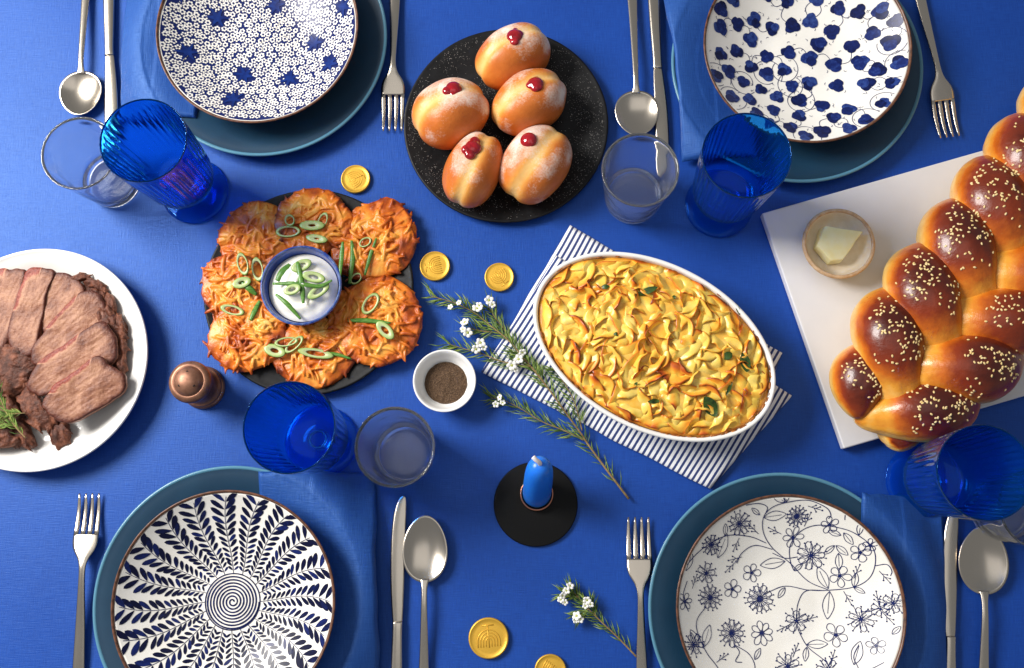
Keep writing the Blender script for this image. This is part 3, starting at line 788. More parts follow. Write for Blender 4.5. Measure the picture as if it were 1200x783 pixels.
# sauce bowl and sour cream
M['cobalt'] = mat('cobalt_glaze', C(30, 62, 150), rough=.16, coat=.5, stops=[(.3, C(24, 50, 132)), (.7, C(44, 84, 176))], nscale=60)
SB = (-.2389, .0479)
t = thing('sauce_bowl', 'small cobalt blue bowl in the middle of the latkes', 'bowl', (*SB, .0056))
prof = [(0, .001), (.022, .001), (.024, 0), (.027, 0), (.0285, .003), (.036, .012), (.042, .026), (.0452, .041)]
b = MB(); b.add(*lathe(prof + [(.0462, .0455), (.0459, .0468), (.0448, .0470), (.0436, .0458), (.0425, .041), (.0392, .026), (.033, .013), (.022, .006), (0, .005)], 96)); b.build('body', M['cobalt'], t)
rimr = MB(); rimr.add(*lathe([(.0448, .0472), (.0462, .0467), (.0466, .0456), (.0464, .0448), (.0440, .0452), (.0436, .0464), (.0448, .0472)], 96))
rimr.build('rim', mat('worn_cobalt_rim', C(70, 96, 160), rough=.25, coat=.4, stops=[(.4, C(40, 70, 150)), (.7, C(120, 140, 180))], nscale=130), t)
M['cream'] = mat('sour_cream', C(246, 242, 230), rough=.3, spec=.5, sss=.35, sss_r=(1, .9, .7), bump=.12, bscale=90)
CRZ = .0056
def cream_z(x, y):
    r = math.hypot(x, y); d = max(0, 1 - (r / .0395) ** 2)
    w1 = nz(x * 42 + 4 + 14 * y, y * 42, 1.7)
    return .0325 + .014 * d ** .9 + d * (.0050 * w1 + .0026 * abs(nz(x * 90, y * 90 + 20 * x, 3.)) + .002 * math.sin(r * 420 + math.atan2(y, x) * 2))
v, f = lathe([(.0398 * k / 36, 0) for k in range(36, -1, -1)], 96); v = [(x, y, cream_z(x, y)) for x, y, _ in v]
v2, f2 = lathe([(.0398, .0325), (.0385, .027), (.03, .014), (0, .010)], 96)
b = MB(); b.add(v, f); b.add(v2, f2); o = b.build('sour_cream', M['cream'], fix=True); o.location = (*SB, CRZ); tag(o, 'swirled white sour cream filling the small blue bowl', 'sour cream')

# scallions
M['scal_d'] = mat('scallion_green', C(70, 120, 40), rough=.35, sss=.1, sss_r=(.4, 1, .2), stops=[(.3, C(46, 96, 28)), (.7, C(108, 156, 62))], nscale=160, stretch=(1, 6, 1))
M['scal_l'] = mat('scallion_pale', C(176, 204, 120), rough=.32, sss=.2, sss_r=(.6, 1, .4), stops=[(0, C(214, 220, 174)), (.5, C(152, 178, 96)), (1, C(80, 122, 50))], attr=True, namt=.3, nscale=200)
def surf_z(x, y):
    h = LBV.ray_cast(Vector((x, y, .3)), Vector((0, 0, -1)))
    z = h[0].z if h[0] else .012
    r = math.hypot(x - SB[0], y - SB[1])
    if r < .0395: z = max(z, CRZ + cream_z(x - SB[0], y - SB[1]))
    elif .043 < r < .0465: z = max(z, .0528)
    return z
def scallion_ring(label, px, py, a, b_, ang, z=.026, open_=.72):
    c = P(px, py, z); zz = max(surf_z(c.x + u, c.y + w_) for u in (-.004, 0, .004) for w_ in (-.004, 0, .004)) - .0002
    n = 28; v, f, tn = [], [], []
    ca, sa = math.cos(ang), math.sin(ang)
    tx, ty = random.uniform(-.12, .12), random.uniform(-.12, .12)
    for i in range(n):
        ph = 2 * PI * i / n
        for (k, h, tt) in ((1, 0, .95), (1.02, .0016, .9), (.94, .0022, .45), (open_ + .08, .0020, .12), (open_, .0004, .15)):
            x, y = k * a * math.cos(ph), k * b_ * math.sin(ph) * (1 if k > .9 else .92)
            X, Y = x * ca - y * sa, x * sa + y * ca; v.append((X, Y, h + tx * X + ty * Y + .001)); tn.append(tt)
    for i in range(n):
        for k in range(5):
            f.append((i * 5 + k, ((i + 1) % n) * 5 + k, ((i + 1) % n) * 5 + (k + 1) % 5, i * 5 + (k + 1) % 5))
    b = MB(); b.add(v, f, 0, tn); o = b.build('scallion_slice', M['scal_l'], fix=True); o.location = (c.x, c.y, zz); return tag(o, label, 'scallion', 'scallion garnish on the latkes')
def scallion_strip(label, pts, wd=.0032, z=.026, pale=False, group='scallion garnish on the latkes'):
    q = [P(*p, z) for p in pts]; q = smooth_path(q, 8)
    zz = [surf_z(p.x, p.y) for p in q]; top = max(zz)
    zz = [max(a, top - .004) for a in zz]
    sm = [sum(zz[max(0, i - 4):i + 5]) / len(zz[max(0, i - 4):i + 5]) for i in range(len(zz))]
    pth = [Vector((p.x, p.y, s_ + .0014)) for p, s_ in zip(q, sm)]
    m_ = pth[0]; n = len(pth)
    b = MB(); b.add(*sweep([p - m_ for p in pth], [wd * (.25 + .75 * math.sin(PI * (.12 + .8 * i / (n - 1)))) for i in range(n)], 8, flat=.38))
    o = b.build('scallion_strip', M['scal_l'] if pale else M['scal_d']); o.location = m_
    if pale:
        for k, e in enumerate(o.data.attributes['tone'].data): e.value = .2 + .6 * (k / len(o.data.attributes['tone'].data))
    return tag(o, label, 'scallion', group)
A = 'on the latke at the top of the black plate'
scallion_ring('pair of long scallion rings ' + A, 338, 272, .0150, .0068, .0); scallion_ring('small round scallion ring ' + A, 341, 260, .0058, .0075, .3, open_=.7)
scallion_ring('pale filled scallion slice ' + A, 367, 266, .0145, .0060, .0, open_=.25); scallion_ring('narrow upright scallion ring ' + A, 379, 260, .0052, .0105, -.35); scallion_ring('pale scallion sliver just above the rim of the cream bowl', 372, 281, .0130, .0050, -.2, open_=.2)
A = 'on the upper right latke'
scallion_strip('long dark green scallion strip upright ' + A, [(409, 332), (413, 300), (412, 282)]); scallion_strip('dark green scallion strip left of the other strips ' + A, [(403, 330), (405, 305), (406, 290)], .0028)
scallion_strip('slender green scallion strip leaning right ' + A, [(427, 322), (434, 298), (441, 279)], .0024); scallion_ring('small oval scallion ring ' + A, 428, 284, .0078, .0056, .6); scallion_ring('oval scallion ring at the foot of the green strips ' + A, 416, 325, .0080, .0060, .8)
A = 'on the lower right latke'
scallion_ring('tilted oval scallion ring ' + A, 435, 357, .0140, .0078, 1.0); scallion_strip('dark green scallion strip lying across ' + A, [(408, 376), (430, 376), (458, 379)], .0030); scallion_ring('oval scallion ring under the green strip ' + A, 452, 388, .0135, .0068, -.8, open_=.4)
A = 'on the latke nearest the goblet'
scallion_ring('scallion ring end on ' + A, 322, 411, .0130, .0072, -.3, open_=.35); scallion_ring('upper scallion ring ' + A, 336, 401, .0135, .0056, .15); scallion_ring('slanted scallion ring ' + A, 345, 404, .0135, .0056, .75, open_=.7)
scallion_ring('long pale scallion slice ' + A, 370, 414, .0205, .0056, -.15, open_=.5); scallion_strip('thin dark scallion strip pointing right ' + A, [(380, 413), (395, 415), (411, 420)], .0022)
A = 'on the latkes left of the cream bowl'
scallion_ring('upper slanted scallion ring ' + A, 285, 310, .0065, .0140, .3); scallion_ring('tall oval scallion ring ' + A, 301, 315, .0068, .0145, .2); scallion_strip('curled dark green scallion strip ' + A, [(280, 328), (292, 338), (300, 345)], .0040); scallion_ring('pale green scallion bundle ' + A, 284, 332, .0110, .0065, .3, open_=.3)
scallion_ring('lone pale scallion ring ' + A, 273, 364, .0140, .0058, -.25, open_=.62); scallion_strip('short bright scallion strip ' + A, [(294, 376), (299, 364), (304, 352)], .0034)
A = 'on top of the sour cream'
G = 'scallion garnish on the sour cream'
scallion_strip('long dark scallion strip lying across ' + A, [(318, 331), (345, 331), (372, 334), (388, 327)], .0026, .06, False, G); scallion_strip('upright dark scallion strip ' + A, [(347, 305), (352, 330), (354, 354)], .0036, .06, False, G)
scallion_strip('bright green scallion strip at the left side ' + A, [(320, 342), (335, 355), (349, 371)], .0028, .06, False, G); scallion_strip('short dark scallion strip at the upper left ' + A, [(321, 326), (328, 315), (336, 306)], .0044, .06, False, G)
for (x, y, a, b2, an, l) in ((352, 310, .012, .0065, .4, 'upper'), (367, 324, .013, .006, -.2, 'right'), (342, 339, .010, .006, .3, 'left'), (372, 340, .014, .0060, .6, 'lower right')):
    o = scallion_ring('pale %s scallion ring %s' % (l, A), x, y, a, b2, an, .058, .4); o['group'] = G

# ------------------------------------------------------------------ shaker, pepper dish, candle, coins
t = thing('pepper_shaker', 'squat copper shaker with three holes left of the latkes', 'shaker', (-.3600, -.0625, 0))
prof = [(0, .0005), (.021, .0005), (.0245, 0), (.0252, .0018), (.0250, .0042), (.0238, .0060), (.0226, .0068), (.0228, .0085), (.0236, .0100), (.0232, .0125), (.0205, .0150), (.0182, .0200), (.0172, .0270), (.0175, .0330), (.0190, .0375), (.0202, .0400), (.0190, .0412)]
b = MB(); b.add(*lathe([(max(0, p.x), p.y) for p in smooth_path([(a, c, 0) for a, c in prof], 3)] + [(0, .0412)], 80)); b.build('base', M['copper'], t)
prof = [(0, .041), (.017, .041), (.0205, .0418), (.0232, .0450), (.0240, .0490), (.0232, .0528), (.0205, .0556), (.0182, .0564), (.0172, .0563), (.0164, .0571), (.0140, .0602), (.0090, .0630), (.0045, .0641), (0, .0644)]
hd = MB(); hd.add(*lathe([(max(0, p.x), p.y) for p in smooth_path([(a, c, 0) for a, c in prof], 3)], 80)); cap = hd.build('cap', M['copper'], t)
for a in (90, 215, 325):
    x, y = .0098 * math.cos(math.radians(a)), .0098 * math.sin(math.radians(a)); h = MB(); h.add(*lathe([(0, -.004), (.0012, -.004), (.0014, .0004), (0, .0005)], 12)); o = h.build('hole', M['dark_hole'], cap); o.location = (x, y, .0622)
PD = (-.0759, -.0593)
t = thing('pinch_bowl', 'small white bowl of ground pepper beside the flower sprig', 'bowl', (*PD, 0))
b = MB(); b.add(*lathe([(0, .001), (.018, .001), (.020, 0), (.023, .0005), (.0285, .010), (.0335, .022), (.0355, .029), (.0359, .0312), (.0350, .0322), (.0335, .0312), (.0310, .024), (.0262, .0135), (.020, .0085), (0, .007)], 96)); b.build('body', M['white'], t)
M['pepper'] = mat('ground_pepper', C(84, 62, 44), rough=.8, stops=[(.25, C(38, 28, 22)), (.5, C(92, 68, 48)), (.8, C(150, 122, 92))], nscale=900, ndetail=3, bump=.8, bscale=900)
pb = MB()
v, f = lathe([(.0245 * k / 24, 0) for k in range(24, -1, -1)], 64)
pz = lambda x, y: .0125 + .0042 * max(0, 1 - (math.hypot(x, y) / .0245) ** 2) + .0012 * nz(x * 160, y * 160)
pb.add([(x, y, pz(x, y)) for x, y, _ in v], f)
for _ in range(1500):
    a = random.random() * 6.28; r = .0238 * math.sqrt(random.random()); x, y = r * math.cos(a), r * math.sin(a); s_ = random.uniform(.0003, .0008)
    bv_, bf = ball((x, y, pz(x, y) + s_ * .3), s_, 5, 3, (random.uniform(.7, 2.2), random.uniform(.7, 1.6), .7)); pb.add(bv_, bf)
o = pb.build('ground_pepper', M['pepper'], smooth=False); o.location = (*PD, 0); tag(o, 'brown ground pepper heaped in the small white bowl', 'pepper')

CD = (.0269, -.1968)
t = thing('candle_holder', 'flat black disc candle holder with copper socket', 'candle holder', (*CD, 0))
M['black_metal'] = mat('black_painted_metal', C(10, 10, 11), rough=.6, spec=.25, bump=.05, bscale=400, rough_var=.2)
b = MB(); b.add(*lathe([(0, .0), (.0466, .0), (.0474, .0008), (.0476, .0024), (.0470, .0034), (.0462, .0036), (0, .0036)], 112)); b.build('disc', M['black_metal'], t)
sk = P(629, 579, .008); sx, sy = sk.x - CD[0], sk.y - CD[1]
M['copper_new'] = mat('bright_copper', C(196, 132, 104), rough=.3, metal=1)
b = MB(); b.add(*lathe([(.0170, .0037), (.0186, .0037), (.0189, .0045), (.0188, .0118), (.0182, .0126), (.0172, .0122), (.0168, .011), (.0168, .0045), (.0170, .0037)], 72)); o = b.build('socket', M['copper_new'], t); o.location = (sx, sy, 0)
M['wax'] = mat('blue_wax', C(36, 124, 232), rough=.3, sss=.55, sss_r=(.2, .5, 1), bump=.05, bscale=120)
M['wick'] = mat('waxed_wick', C(240, 232, 232), rough=.5, bump=.4, bscale=800)
t = thing('candle', 'unlit blue candle leaning back in the black disc holder', 'candle', (sk.x, sk.y, .0038))
lean = Vector((.004, .030, .098)).normalized(); Lc = .098
pth = [lean * (Lc * k) for k in (0, .03, .2, .4, .6, .75, .84, .90, .945, .975, .993, 1.0)]
b = MB(); b.add(*sweep(pth, [.0160, .0163, .0162, .0160, .0156, .0148, .0138, .0125, .0105, .0080, .0045, .0012], 48, up=Vector((0, 1, 0)))); b.build('wax', M['wax'], t)
tp = lean * Lc
b = MB(); b.add(*sweep(smooth_path([tp - lean * .004, tp + Vector((-.001, .001, .003)), tp + Vector((-.0045, .0035, .0065)), tp + Vector((-.0075, .0065, .0078))], 5), .0025, 12)); b.build('wick', M['wick'], t)

def coin(label, px, py, R, seed):
    c = P(px, py, .004); rz = seed * 1.7
    t = thing('chocolate_coin', label, 'coin', (c.x, c.y, 0), rz, 'gold foil coins')
    b = MB(); b.add(*lathe([(0, .0003), (R * .94, .0003), (R * .98, 0), (R, .0010), (R * 1.004, .0024), (R * .985, .0037), (R * .95, .0043), (R * .915, .0042), (R * .885, .0036), (R * .7, .0037), (R * .35, .0040), (0, .0041)], 96,
                                lambda a, z, r: r * (1 + (.006 * math.cos(60 * a) if z < .003 and r > R * .97 else 0)))); b.build('foil', M['gold'], t)
    e = MB()
    for k in range(1, 5):
        r = R * .14 * k; pth = [(r * math.cos(a), R * .15 - r * abs(math.sin(a)), .0040) for a in [PI * q / 16 for q in range(17)]]
        e.add(*sweep([(r, R * .42, .0037), (r, R * .25, .0039)] + pth + [(-r, R * .25, .0039), (-r, R * .42, .0037)], R * .026, 6))
    e.add(*sweep([(0, R * .45, .0039), (0, 0, .0041), (0, -R * .62, .0037)], R * .03, 6)); e.add(*sweep([(-R * .3, -R * .62, .0037), (R * .3, -R * .62, .0037)], R * .03, 6))
    e.build('embossing', M['gold'], t)
    return t
coin('gold coin above the latke plate, left of the doughnuts', 416.5, 209.5, .0178, 1.2)
coin('gold coin touching the right edge of the latkes', 509.5, 311.5, .0180, 2.9)
coin('gold coin beside the corner of the striped towel', 585, 324.5, .0174, 4.1)
coin('large gold coin between the spoon and the candle holder, whole', 572.5, 748, .0223, 5.6)
coin('gold coin cut off by the bottom edge of the photo', 645, 786, .0175, 7.0)

# ------------------------------------------------------------------ brisket on a white platter
WP = (-.5495, -.0310); WR = .1306
wz = lambda r: .006 + .020 * sstep(WR * .68, WR * .99, r)
t = thing('serving_platter', 'white round platter of sliced brisket, cut off at the left', 'plate', (*WP, 0))
prof = [(0, .001), (.075, .001), (.078, 0), (.083, 0), (.087, .003)] + [(r, wz(r) - .0045) for r in (.095, .105, .115, .123, .127)] + [(.1300, .0240), (.1307, .0262), (.1300, .0279), (.1285, .0280), (.1268, .0268)]
prof += [(.125 * (1 - k / 30), wz(.125 * (1 - k / 30))) for k in range(31)]
b = MB(); b.add(*lathe(prof, 128)); b.build('body', M['white'], t)
M['meat'] = mat('braised_brisket', C(132, 84, 64), rough=.46, spec=.5, stops=[(0, C(38, 20, 14)), (.2, C(92, 46, 34)), (.42, C(148, 98, 74)), (.65, C(186, 136, 106)), (.80, C(158, 78, 62)), (.93, C(112, 44, 36)), (1, C(52, 22, 16))],
                nscale=260, ndetail=8, attr=True, namt=.40, bump=1.0, bscale=330, bdetail=10, bdist=.0011, stretch=(1, 1, 1))
M['bark'] = mat('brisket_bark', C(80, 46, 34), rough=.5, spec=.4, stops=[(.25, C(34, 18, 13)), (.45, C(88, 48, 34)), (.62, C(132, 80, 58)), (.8, C(162, 106, 80))], nscale=90, ndetail=8, bump=1, bscale=260, bdetail=9, bdist=.002)
def slab(label, poly, z0, tilt, thick, grain, seed, red=(), name='brisket_slice', crust_all=False):
    """A slice: outline in photo pixels; tilt = (dz per metre in x, in y)."""
    q = [P(*p, z0 + thick) for p in poly]; c = sum(q, Vector()) / len(q)
    lo = smooth_loop([(p.x - c.x, p.y - c.y, 0) for p in q], 9); n = len(lo)
    nr = 16; v, f, tn = [], [], []
    gd = Vector((math.cos(grain), math.sin(grain)))
    def zt(x, y, rho):
        g = x * gd.y - y * gd.x; al = x * gd.x + y * gd.y
        return thick + .0005 * nz(g * 300 + seed, al * 70, seed) + .0015 * nz(x * 48 + seed, y * 48, seed) + .0006 * nz(x * 150, y * 150, seed) - .0012 * max(0, rho - .93) / .07
    for i in range(nr + 1):
        rho = (i / nr) ** .8
        for k, p in enumerate(lo):
            w_ = 1 + .05 * nz(p.x * 110 + seed, p.y * 110, seed) * rho
            x, y = p.x * rho * w_, p.y * rho * w_
            v.append((x, y, zt(x, y, rho) + tilt[0] * x + tilt[1] * y))
            ang = math.degrees(math.atan2(p.y, p.x)); isred = any(a <= ang <= b_ for a, b_ in red)
            e = sstep(.74 if not isred else .60, 1 if not isred else .92, rho + .05 * nz(x * 140, y * 140, seed))
            base = .46 + .20 * nz(x * 60 + seed, y * 60, 2.) + .10 * nz((x * gd.y - y * gd.x) * 300, (x * gd.x + y * gd.y) * 70, seed)
            tn.append(lerp(base, .88 if isred else .10, e if isred else e * .8) if not crust_all else .1 + .14 * nz(x * 90, y * 90, seed))
    m_ = len(v)
    for (sc_, zz, tt) in ((1.0, .55, .15 if not red else .5), (.985, .25, .1), (.95, 0, .1), (0.02, 0, .1)):
        for k, p in enumerate(lo):
            w_ = 1 + .05 * nz(p.x * 110 + seed, p.y * 110, seed)
            x, y = p.x * w_ * sc_, p.y * w_ * sc_; v.append((x, y, thick * zz + tilt[0] * x + tilt[1] * y + .0008 * nz(x * 200, y * 200, zz * 9)))
            ang = math.degrees(math.atan2(p.y, p.x)); tn.append(.92 if any(a <= ang <= b_ for a, b_ in red) and zz > .2 else tt)
    rows = nr + 5
    for i in range(rows - 1):
        for k in range(n):
            k2 = (k + 1) % n; f.append((i * n + k, i * n + k2, (i + 1) * n + k2, (i + 1) * n + k))
    b = MB(); b.add(v, f, 0, tn); o = b.build(name, M['bark'] if crust_all else M['meat'], fix=True)
    low = min(p[2] for p in v); o.location = (c.x, c.y, z0)
    return tag(o, label, 'brisket', 'slices of brisket')
def Z7(pts): return [(x / 2.7, y / 2.7 + 280) for x, y in pts]
UL = ((80, 180), (-180, -175))
slab('brisket slice at the upper left, beside the cut edge of the photo', Z7([(-120, 120), (-40, 95), (40, 98), (85, 105), (62, 190), (34, 290), (-10, 372), (-120, 380)]), .012, (.05, .04), .012, 1.2, 1.0, UL)
slab('upright brisket slice second from the cut edge', Z7([(20, 290), (48, 200), (85, 105), (130, 92), (172, 108), (150, 170), (130, 260), (100, 360), (40, 360)]), .015, (.02, .05), .013, 1.1, 2.0, UL)
slab('pale brisket slice at the top of the pile', Z7([(120, 280), (122, 190), (150, 120), (205, 108), (262, 148), (262, 190), (215, 240), (160, 290)]), .015, (.0, .06), .011, .9, 3.0, ((110, 175),))
slab('brisket slice third from the bottom, under the red-edged slice', Z7([(95, 360), (140, 290), (200, 220), (262, 165), (312, 172), (330, 210), (328, 262), (250, 310), (165, 370), (115, 400)]), .018, (-.05, .05), .011, .65, 4.0, UL)
slab('brisket slice second from the bottom, along the right edge', Z7([(88, 455), (130, 385), (210, 330), (312, 262), (352, 285), (368, 345), (345, 395), (250, 440), (160, 490), (105, 490)]), .024, (-.06, .06), .011, .6, 5.0, UL)
slab('front brisket slice lying on top at the lower right', Z7([(135, 520), (178, 462), (240, 418), (308, 372), (345, 395), (388, 432), (386, 478), (330, 522), (262, 562), (205, 582), (160, 560)]), .029, (-.08, .08), .012, .55, 6.0, UL)
def chunk(label, poly, z0, thick, grain, seed, n=50, name='brisket_chunk', group='dark brisket chunks'):
    """A fibrous torn piece: a lumpy body with strands of meat along its grain, fused together."""
    rnd = random.Random(int(seed * 10)); q = [P(*p, z0 + thick * .7) for p in poly]; c = sum(q, Vector()) / len(q)
    lo = smooth_loop([(p.x - c.x, p.y - c.y, 0) for p in q], 6); m_ = len(lo); b = MB(); v, f = [], []
    for (s_, z) in ((.3, .0005), (.9, .001), (1, thick * .35), (.93, thick * .7), (.7, thick * .95), (.3, thick * 1.05)):
        for p in lo: v.append((p.x * s_ * (1 + .08 * nz(p.x * 120 + seed, p.y * 120)), p.y * s_ * (1 + .08 * nz(p.y * 120, p.x * 120 + seed)), z))
    for i in range(5):
        for k in range(m_): f.append((i * m_ + k, i * m_ + (k + 1) % m_, (i + 1) * m_ + (k + 1) % m_, (i + 1) * m_ + k))
    f.append(tuple(range(m_ - 1, -1, -1))); f.append(tuple(5 * m_ + k for k in range(m_)))
    b.add(v, f)
    for _ in range(n):
        p = rnd.choice(lo) * math.sqrt(rnd.random()) * .95; rho = p.length / max(1e-4, max(l_.length for l_ in lo)); L = rnd.uniform(.010, .024); g = grain + rnd.gauss(0, .28); w_ = rnd.uniform(.0012, .0026)
        zt = thick * (1.02 - .5 * rho ** 2) + rnd.uniform(-.002, .0016); cv = rnd.uniform(-.4, .4)
        b.add(*sweep([(p.x + L * s_ * math.cos(g + cv * s_), p.y + L * s_ * math.sin(g + cv * s_), max(.001, zt - .004 * s_ * s_ * 4)) for s_ in (-.5, -.25, 0, .25, .5)], [w_ * .5, w_, w_ * 1.1, w_, w_ * .4], 6))
    me = remesh(b, .0011, 2)
    set_tone(me, lambda co, no: 0)
    o = link_mesh(name, me, M['bark']); o.location = (c.x, c.y, z0); return tag(o, label, 'brisket', group)
chunk('dark brisket chunk below the slices, nearest the rosemary', Z7([(62, 492), (85, 462), (120, 490), (150, 540), (178, 570), (160, 600), (110, 600), (75, 545)]), .011, .018, -1.0, 7.0)
chunk('narrow dark brisket shard at the front of the pile', Z7([(150, 590), (182, 572), (216, 590), (214, 640), (185, 660), (160, 640)]), .009, .013, -1.3, 8.0, 30)
chunk('dark brisket chunk in the hollow at the left', Z7([(-60, 350), (0, 330), (60, 330), (112, 370), (105, 430), (60, 500), (-20, 510), (-70, 480)]), .008, .017, .3, 9.0, 90)
chunk('brown brisket piece under the rosemary sprig', Z7([(-80, 510), (-20, 480), (40, 500), (70, 550), (95, 610), (110, 655), (60, 660), (20, 640), (-60, 640)]), .008, .018, -.9, 10.0, 80)
chunk('dark brisket end piece at the lower left edge of the photo', Z7([(-60, 590), (0, 585), (36, 615), (48, 650), (0, 662), (-60, 655)]), .020, .012, .4, 11.0, 30)
chunk('ragged brisket end behind the right ends of the slices', Z7([(240, 150), (285, 138), (330, 170), (368, 235), (398, 275), (392, 330), (390, 400), (360, 412), (335, 330), (300, 240)]), .009, .017, -1.1, 12.0, 90)
ORD = ('first', 'second', 'third', 'fourth', 'fifth', 'sixth')
for i, (x, y, a, L) in enumerate(((250, 122, .2, 50), (305, 145, -.4, 56), (350, 205, -1.1, 60), (375, 265, -1.2, 62), (385, 340, -1.4, 60), (384, 395, -1.4, 50))):
    ca, sa = math.cos(a), -math.sin(a); pts = [(x + u * L * .5 * ca - w_ * 12 * sa, y + u * L * .5 * sa + w_ * 12 * ca) for u, w_ in ((-1, 0), (-.6, .9), (.2, 1), (.9, .6), (1, -.2), (.4, -1), (-.5, -.9))]
    chunk('torn brown brisket shred, %s from the top along the slice ends' % ORD[i], Z7(pts), .018, .007, a, 20.0 + i, 16, 'brisket_shred', 'torn brisket shreds at the slice ends')

# ------------------------------------------------------------------ striped towel and casserole
def stripes(nt, b, tc, math_):
    N, L = nt.nodes, nt.links
    at = N.new('ShaderNodeAttribute'); at.attribute_name = 'tone'
    n = N.new('ShaderNodeTexNoise'); n.inputs['Scale'].default_value = 700; L.new(tc.outputs['Object'], n.inputs['Vector'])
    fr = math_('FRACT', math_('ADD', at.outputs['Fac'], math_('MULTIPLY', math_('SUBTRACT', n.outputs['Fac'], .5), .10)), 0)
    tri = math_('ABSOLUTE', math_('SUBTRACT', fr, .5), 0)
    mr = N.new('ShaderNodeMapRange'); mr.inputs['From Min'].default_value = .19; mr.inputs['From Max'].default_value = .25; L.new(tri, mr.inputs['Value'])
    mx = N.new('ShaderNodeMix'); mx.data_type = 'RGBA'; L.new(mr.outputs[0], mx.inputs[0]); mx.inputs[6].default_value = C(48, 64, 118); mx.inputs[7].default_value = C(236, 236, 238)
    L.new(mx.outputs[2], b.inputs['Base Color'])
M['stripe'] = mat('striped_cotton', C(230, 230, 230), rough=.9, spec=.2, sheen=.15, bump=.35, bscale=900, extra=stripes)
towel = thing('dish_towel', 'folded navy and white striped towel under the casserole', 'towel', P(745, 418))
TO = towel.location.copy()
def layer(corners, z0, th, seed, period=.0062, name='fold', rot=None, lift=0):
    q = [P(*c, z0) - TO for c in corners]; na, nb_ = 70, 50
    W = na + 1; top, bot, tn = [], [], []
    e = (q[3] - q[0]).normalized(); e = Vector((-e.y, e.x, 0))
    for j in range(nb_ + 1):
        for i in range(na + 1):
            u, v_ = i / na, j / nb_
            p = (q[0] * (1 - u) + q[1] * u) * (1 - v_) + (q[3] * (1 - u) + q[2] * u) * v_
            x = p.x + .0016 * nz(v_ * 5 + seed, u * 2); y = p.y + .0016 * nz(u * 6, seed + v_ * 2)
            wv = .0022 * nz(x * 18 + seed, y * 18, seed) + .0012 * nz(x * 45, y * 30, seed)
            out = 1 - sstep(.11, .15, math.hypot((x * .877 - y * .48) , (x * .48 + y * .877) * 1.45))
            ed = min(u, 1 - u, v_, 1 - v_) * .28; k = min(1, ed / th); rd = math.sqrt(max(0, 1 - (1 - k) ** 2))
            zz = z0 + max(0, wv) * (1 - out)
            top.append((x, y, zz + th * (.35 + .65 * rd))); bot.append((x, y, max(.0002, zz)))
            tn.append(((x * e.x + y * e.y) + .0018 * nz(x * 14 + seed, y * 14)) / period + 200)
    n = len(top); f = []
    for j in range(nb_):
        for i in range(na):
            a = j * W + i; f.append((a, a + 1, a + W + 1, a + W)); f.append((n + a, n + a + W, n + a + W + 1, n + a + 1))
    bd = [i for i in range(W)] + [j * W + na for j in range(1, nb_ + 1)] + [nb_ * W + i for i in range(na - 1, -1, -1)] + [j * W for j in range(nb_ - 1, 0, -1)]
    for k in range(len(bd)):
        a, b = bd[k], bd[(k + 1) % len(bd)]; f.append((a, b, n + b, n + a))
    b = MB(); b.add(top + bot, f, 0, tn + tn); return b.build(name, M['stripe'], towel, fix=True)
layer([(668, 264), (917, 414), (880, 500), (566, 437)], .0004, .0030, 2.0, name='lower_fold')
layer([(652, 300), (928, 464), (832, 573), (564, 436)], .0038, .0032, 6.0, name='upper_fold')

CO = P(765.5, 404.5, .056); CANG = -math.radians(28.7)
dish = thing('baking_dish', 'white oval baking dish on the striped towel', 'baking dish', (CO.x, CO.y, .0074), CANG)
ea, eb = .1435, .0945
def oval(prof, n=128):
    return lathe(prof, n)
def oprof(pf):
    """(inset from rim, z) list -> elliptical rings"""
    v, f = [], []; n = 144
    for d_, z in pf:
        for k in range(n):
            a = 2 * PI * k / n; v.append(((ea - d_) * math.cos(a), (eb - d_) * math.sin(a), z))
    for i in range(len(pf) - 1):
        for k in range(n):
            k2 = (k + 1) % n; f.append((i * n + k, i * n + k2, (i + 1) * n + k2, (i + 1) * n + k))
    f.append(tuple(range(n - 1, -1, -1))); f.append(tuple((len(pf) - 1) * n + k for k in range(n)))
    return v, f
b = MB(); b.add(*oprof([(.022, .0), (.017, .002), (.010, .020), (.004, .040), (.0008, .0455), (0, .0478), (.0006, .0496), (.0022, .0502), (.0042, .0498), (.0054, .0482), (.0060, .044), (.012, .020), (.02, .008)]))
b.build('body', M['white'], dish)
M['crust'] = mat('baked_crust', C(150, 88, 36), rough=.5, stops=[(.3, C(84, 42, 18)), (.55, C(168, 98, 38)), (.8, C(214, 160, 84))], nscale=140, ndetail=6, bump=.5, bscale=300)
bk = MB()
for k in range(70):
    a = random.uniform(-2.6, .5) if random.random() < .8 else random.random() * 6.28
    d_ = random.uniform(.0046, .0066); r = random.uniform(.0006, .0018)
    x, y = (ea - d_) * math.cos(a), (eb - d_) * math.sin(a); v, f = ball((0, 0, 0), r, 8, 5, (random.uniform(1, 3.2), .8, .5)); Rm = Matrix.Translation((x, y, .0485)) @ Matrix.Rotation(math.atan2(eb * math.cos(a), -ea * math.sin(a)), 4, 'Z'); bk.add(xf(v, Rm), f)
o = bk.build('baked_on_crust', M['crust'], dish); o['kind'] = 'stuff'

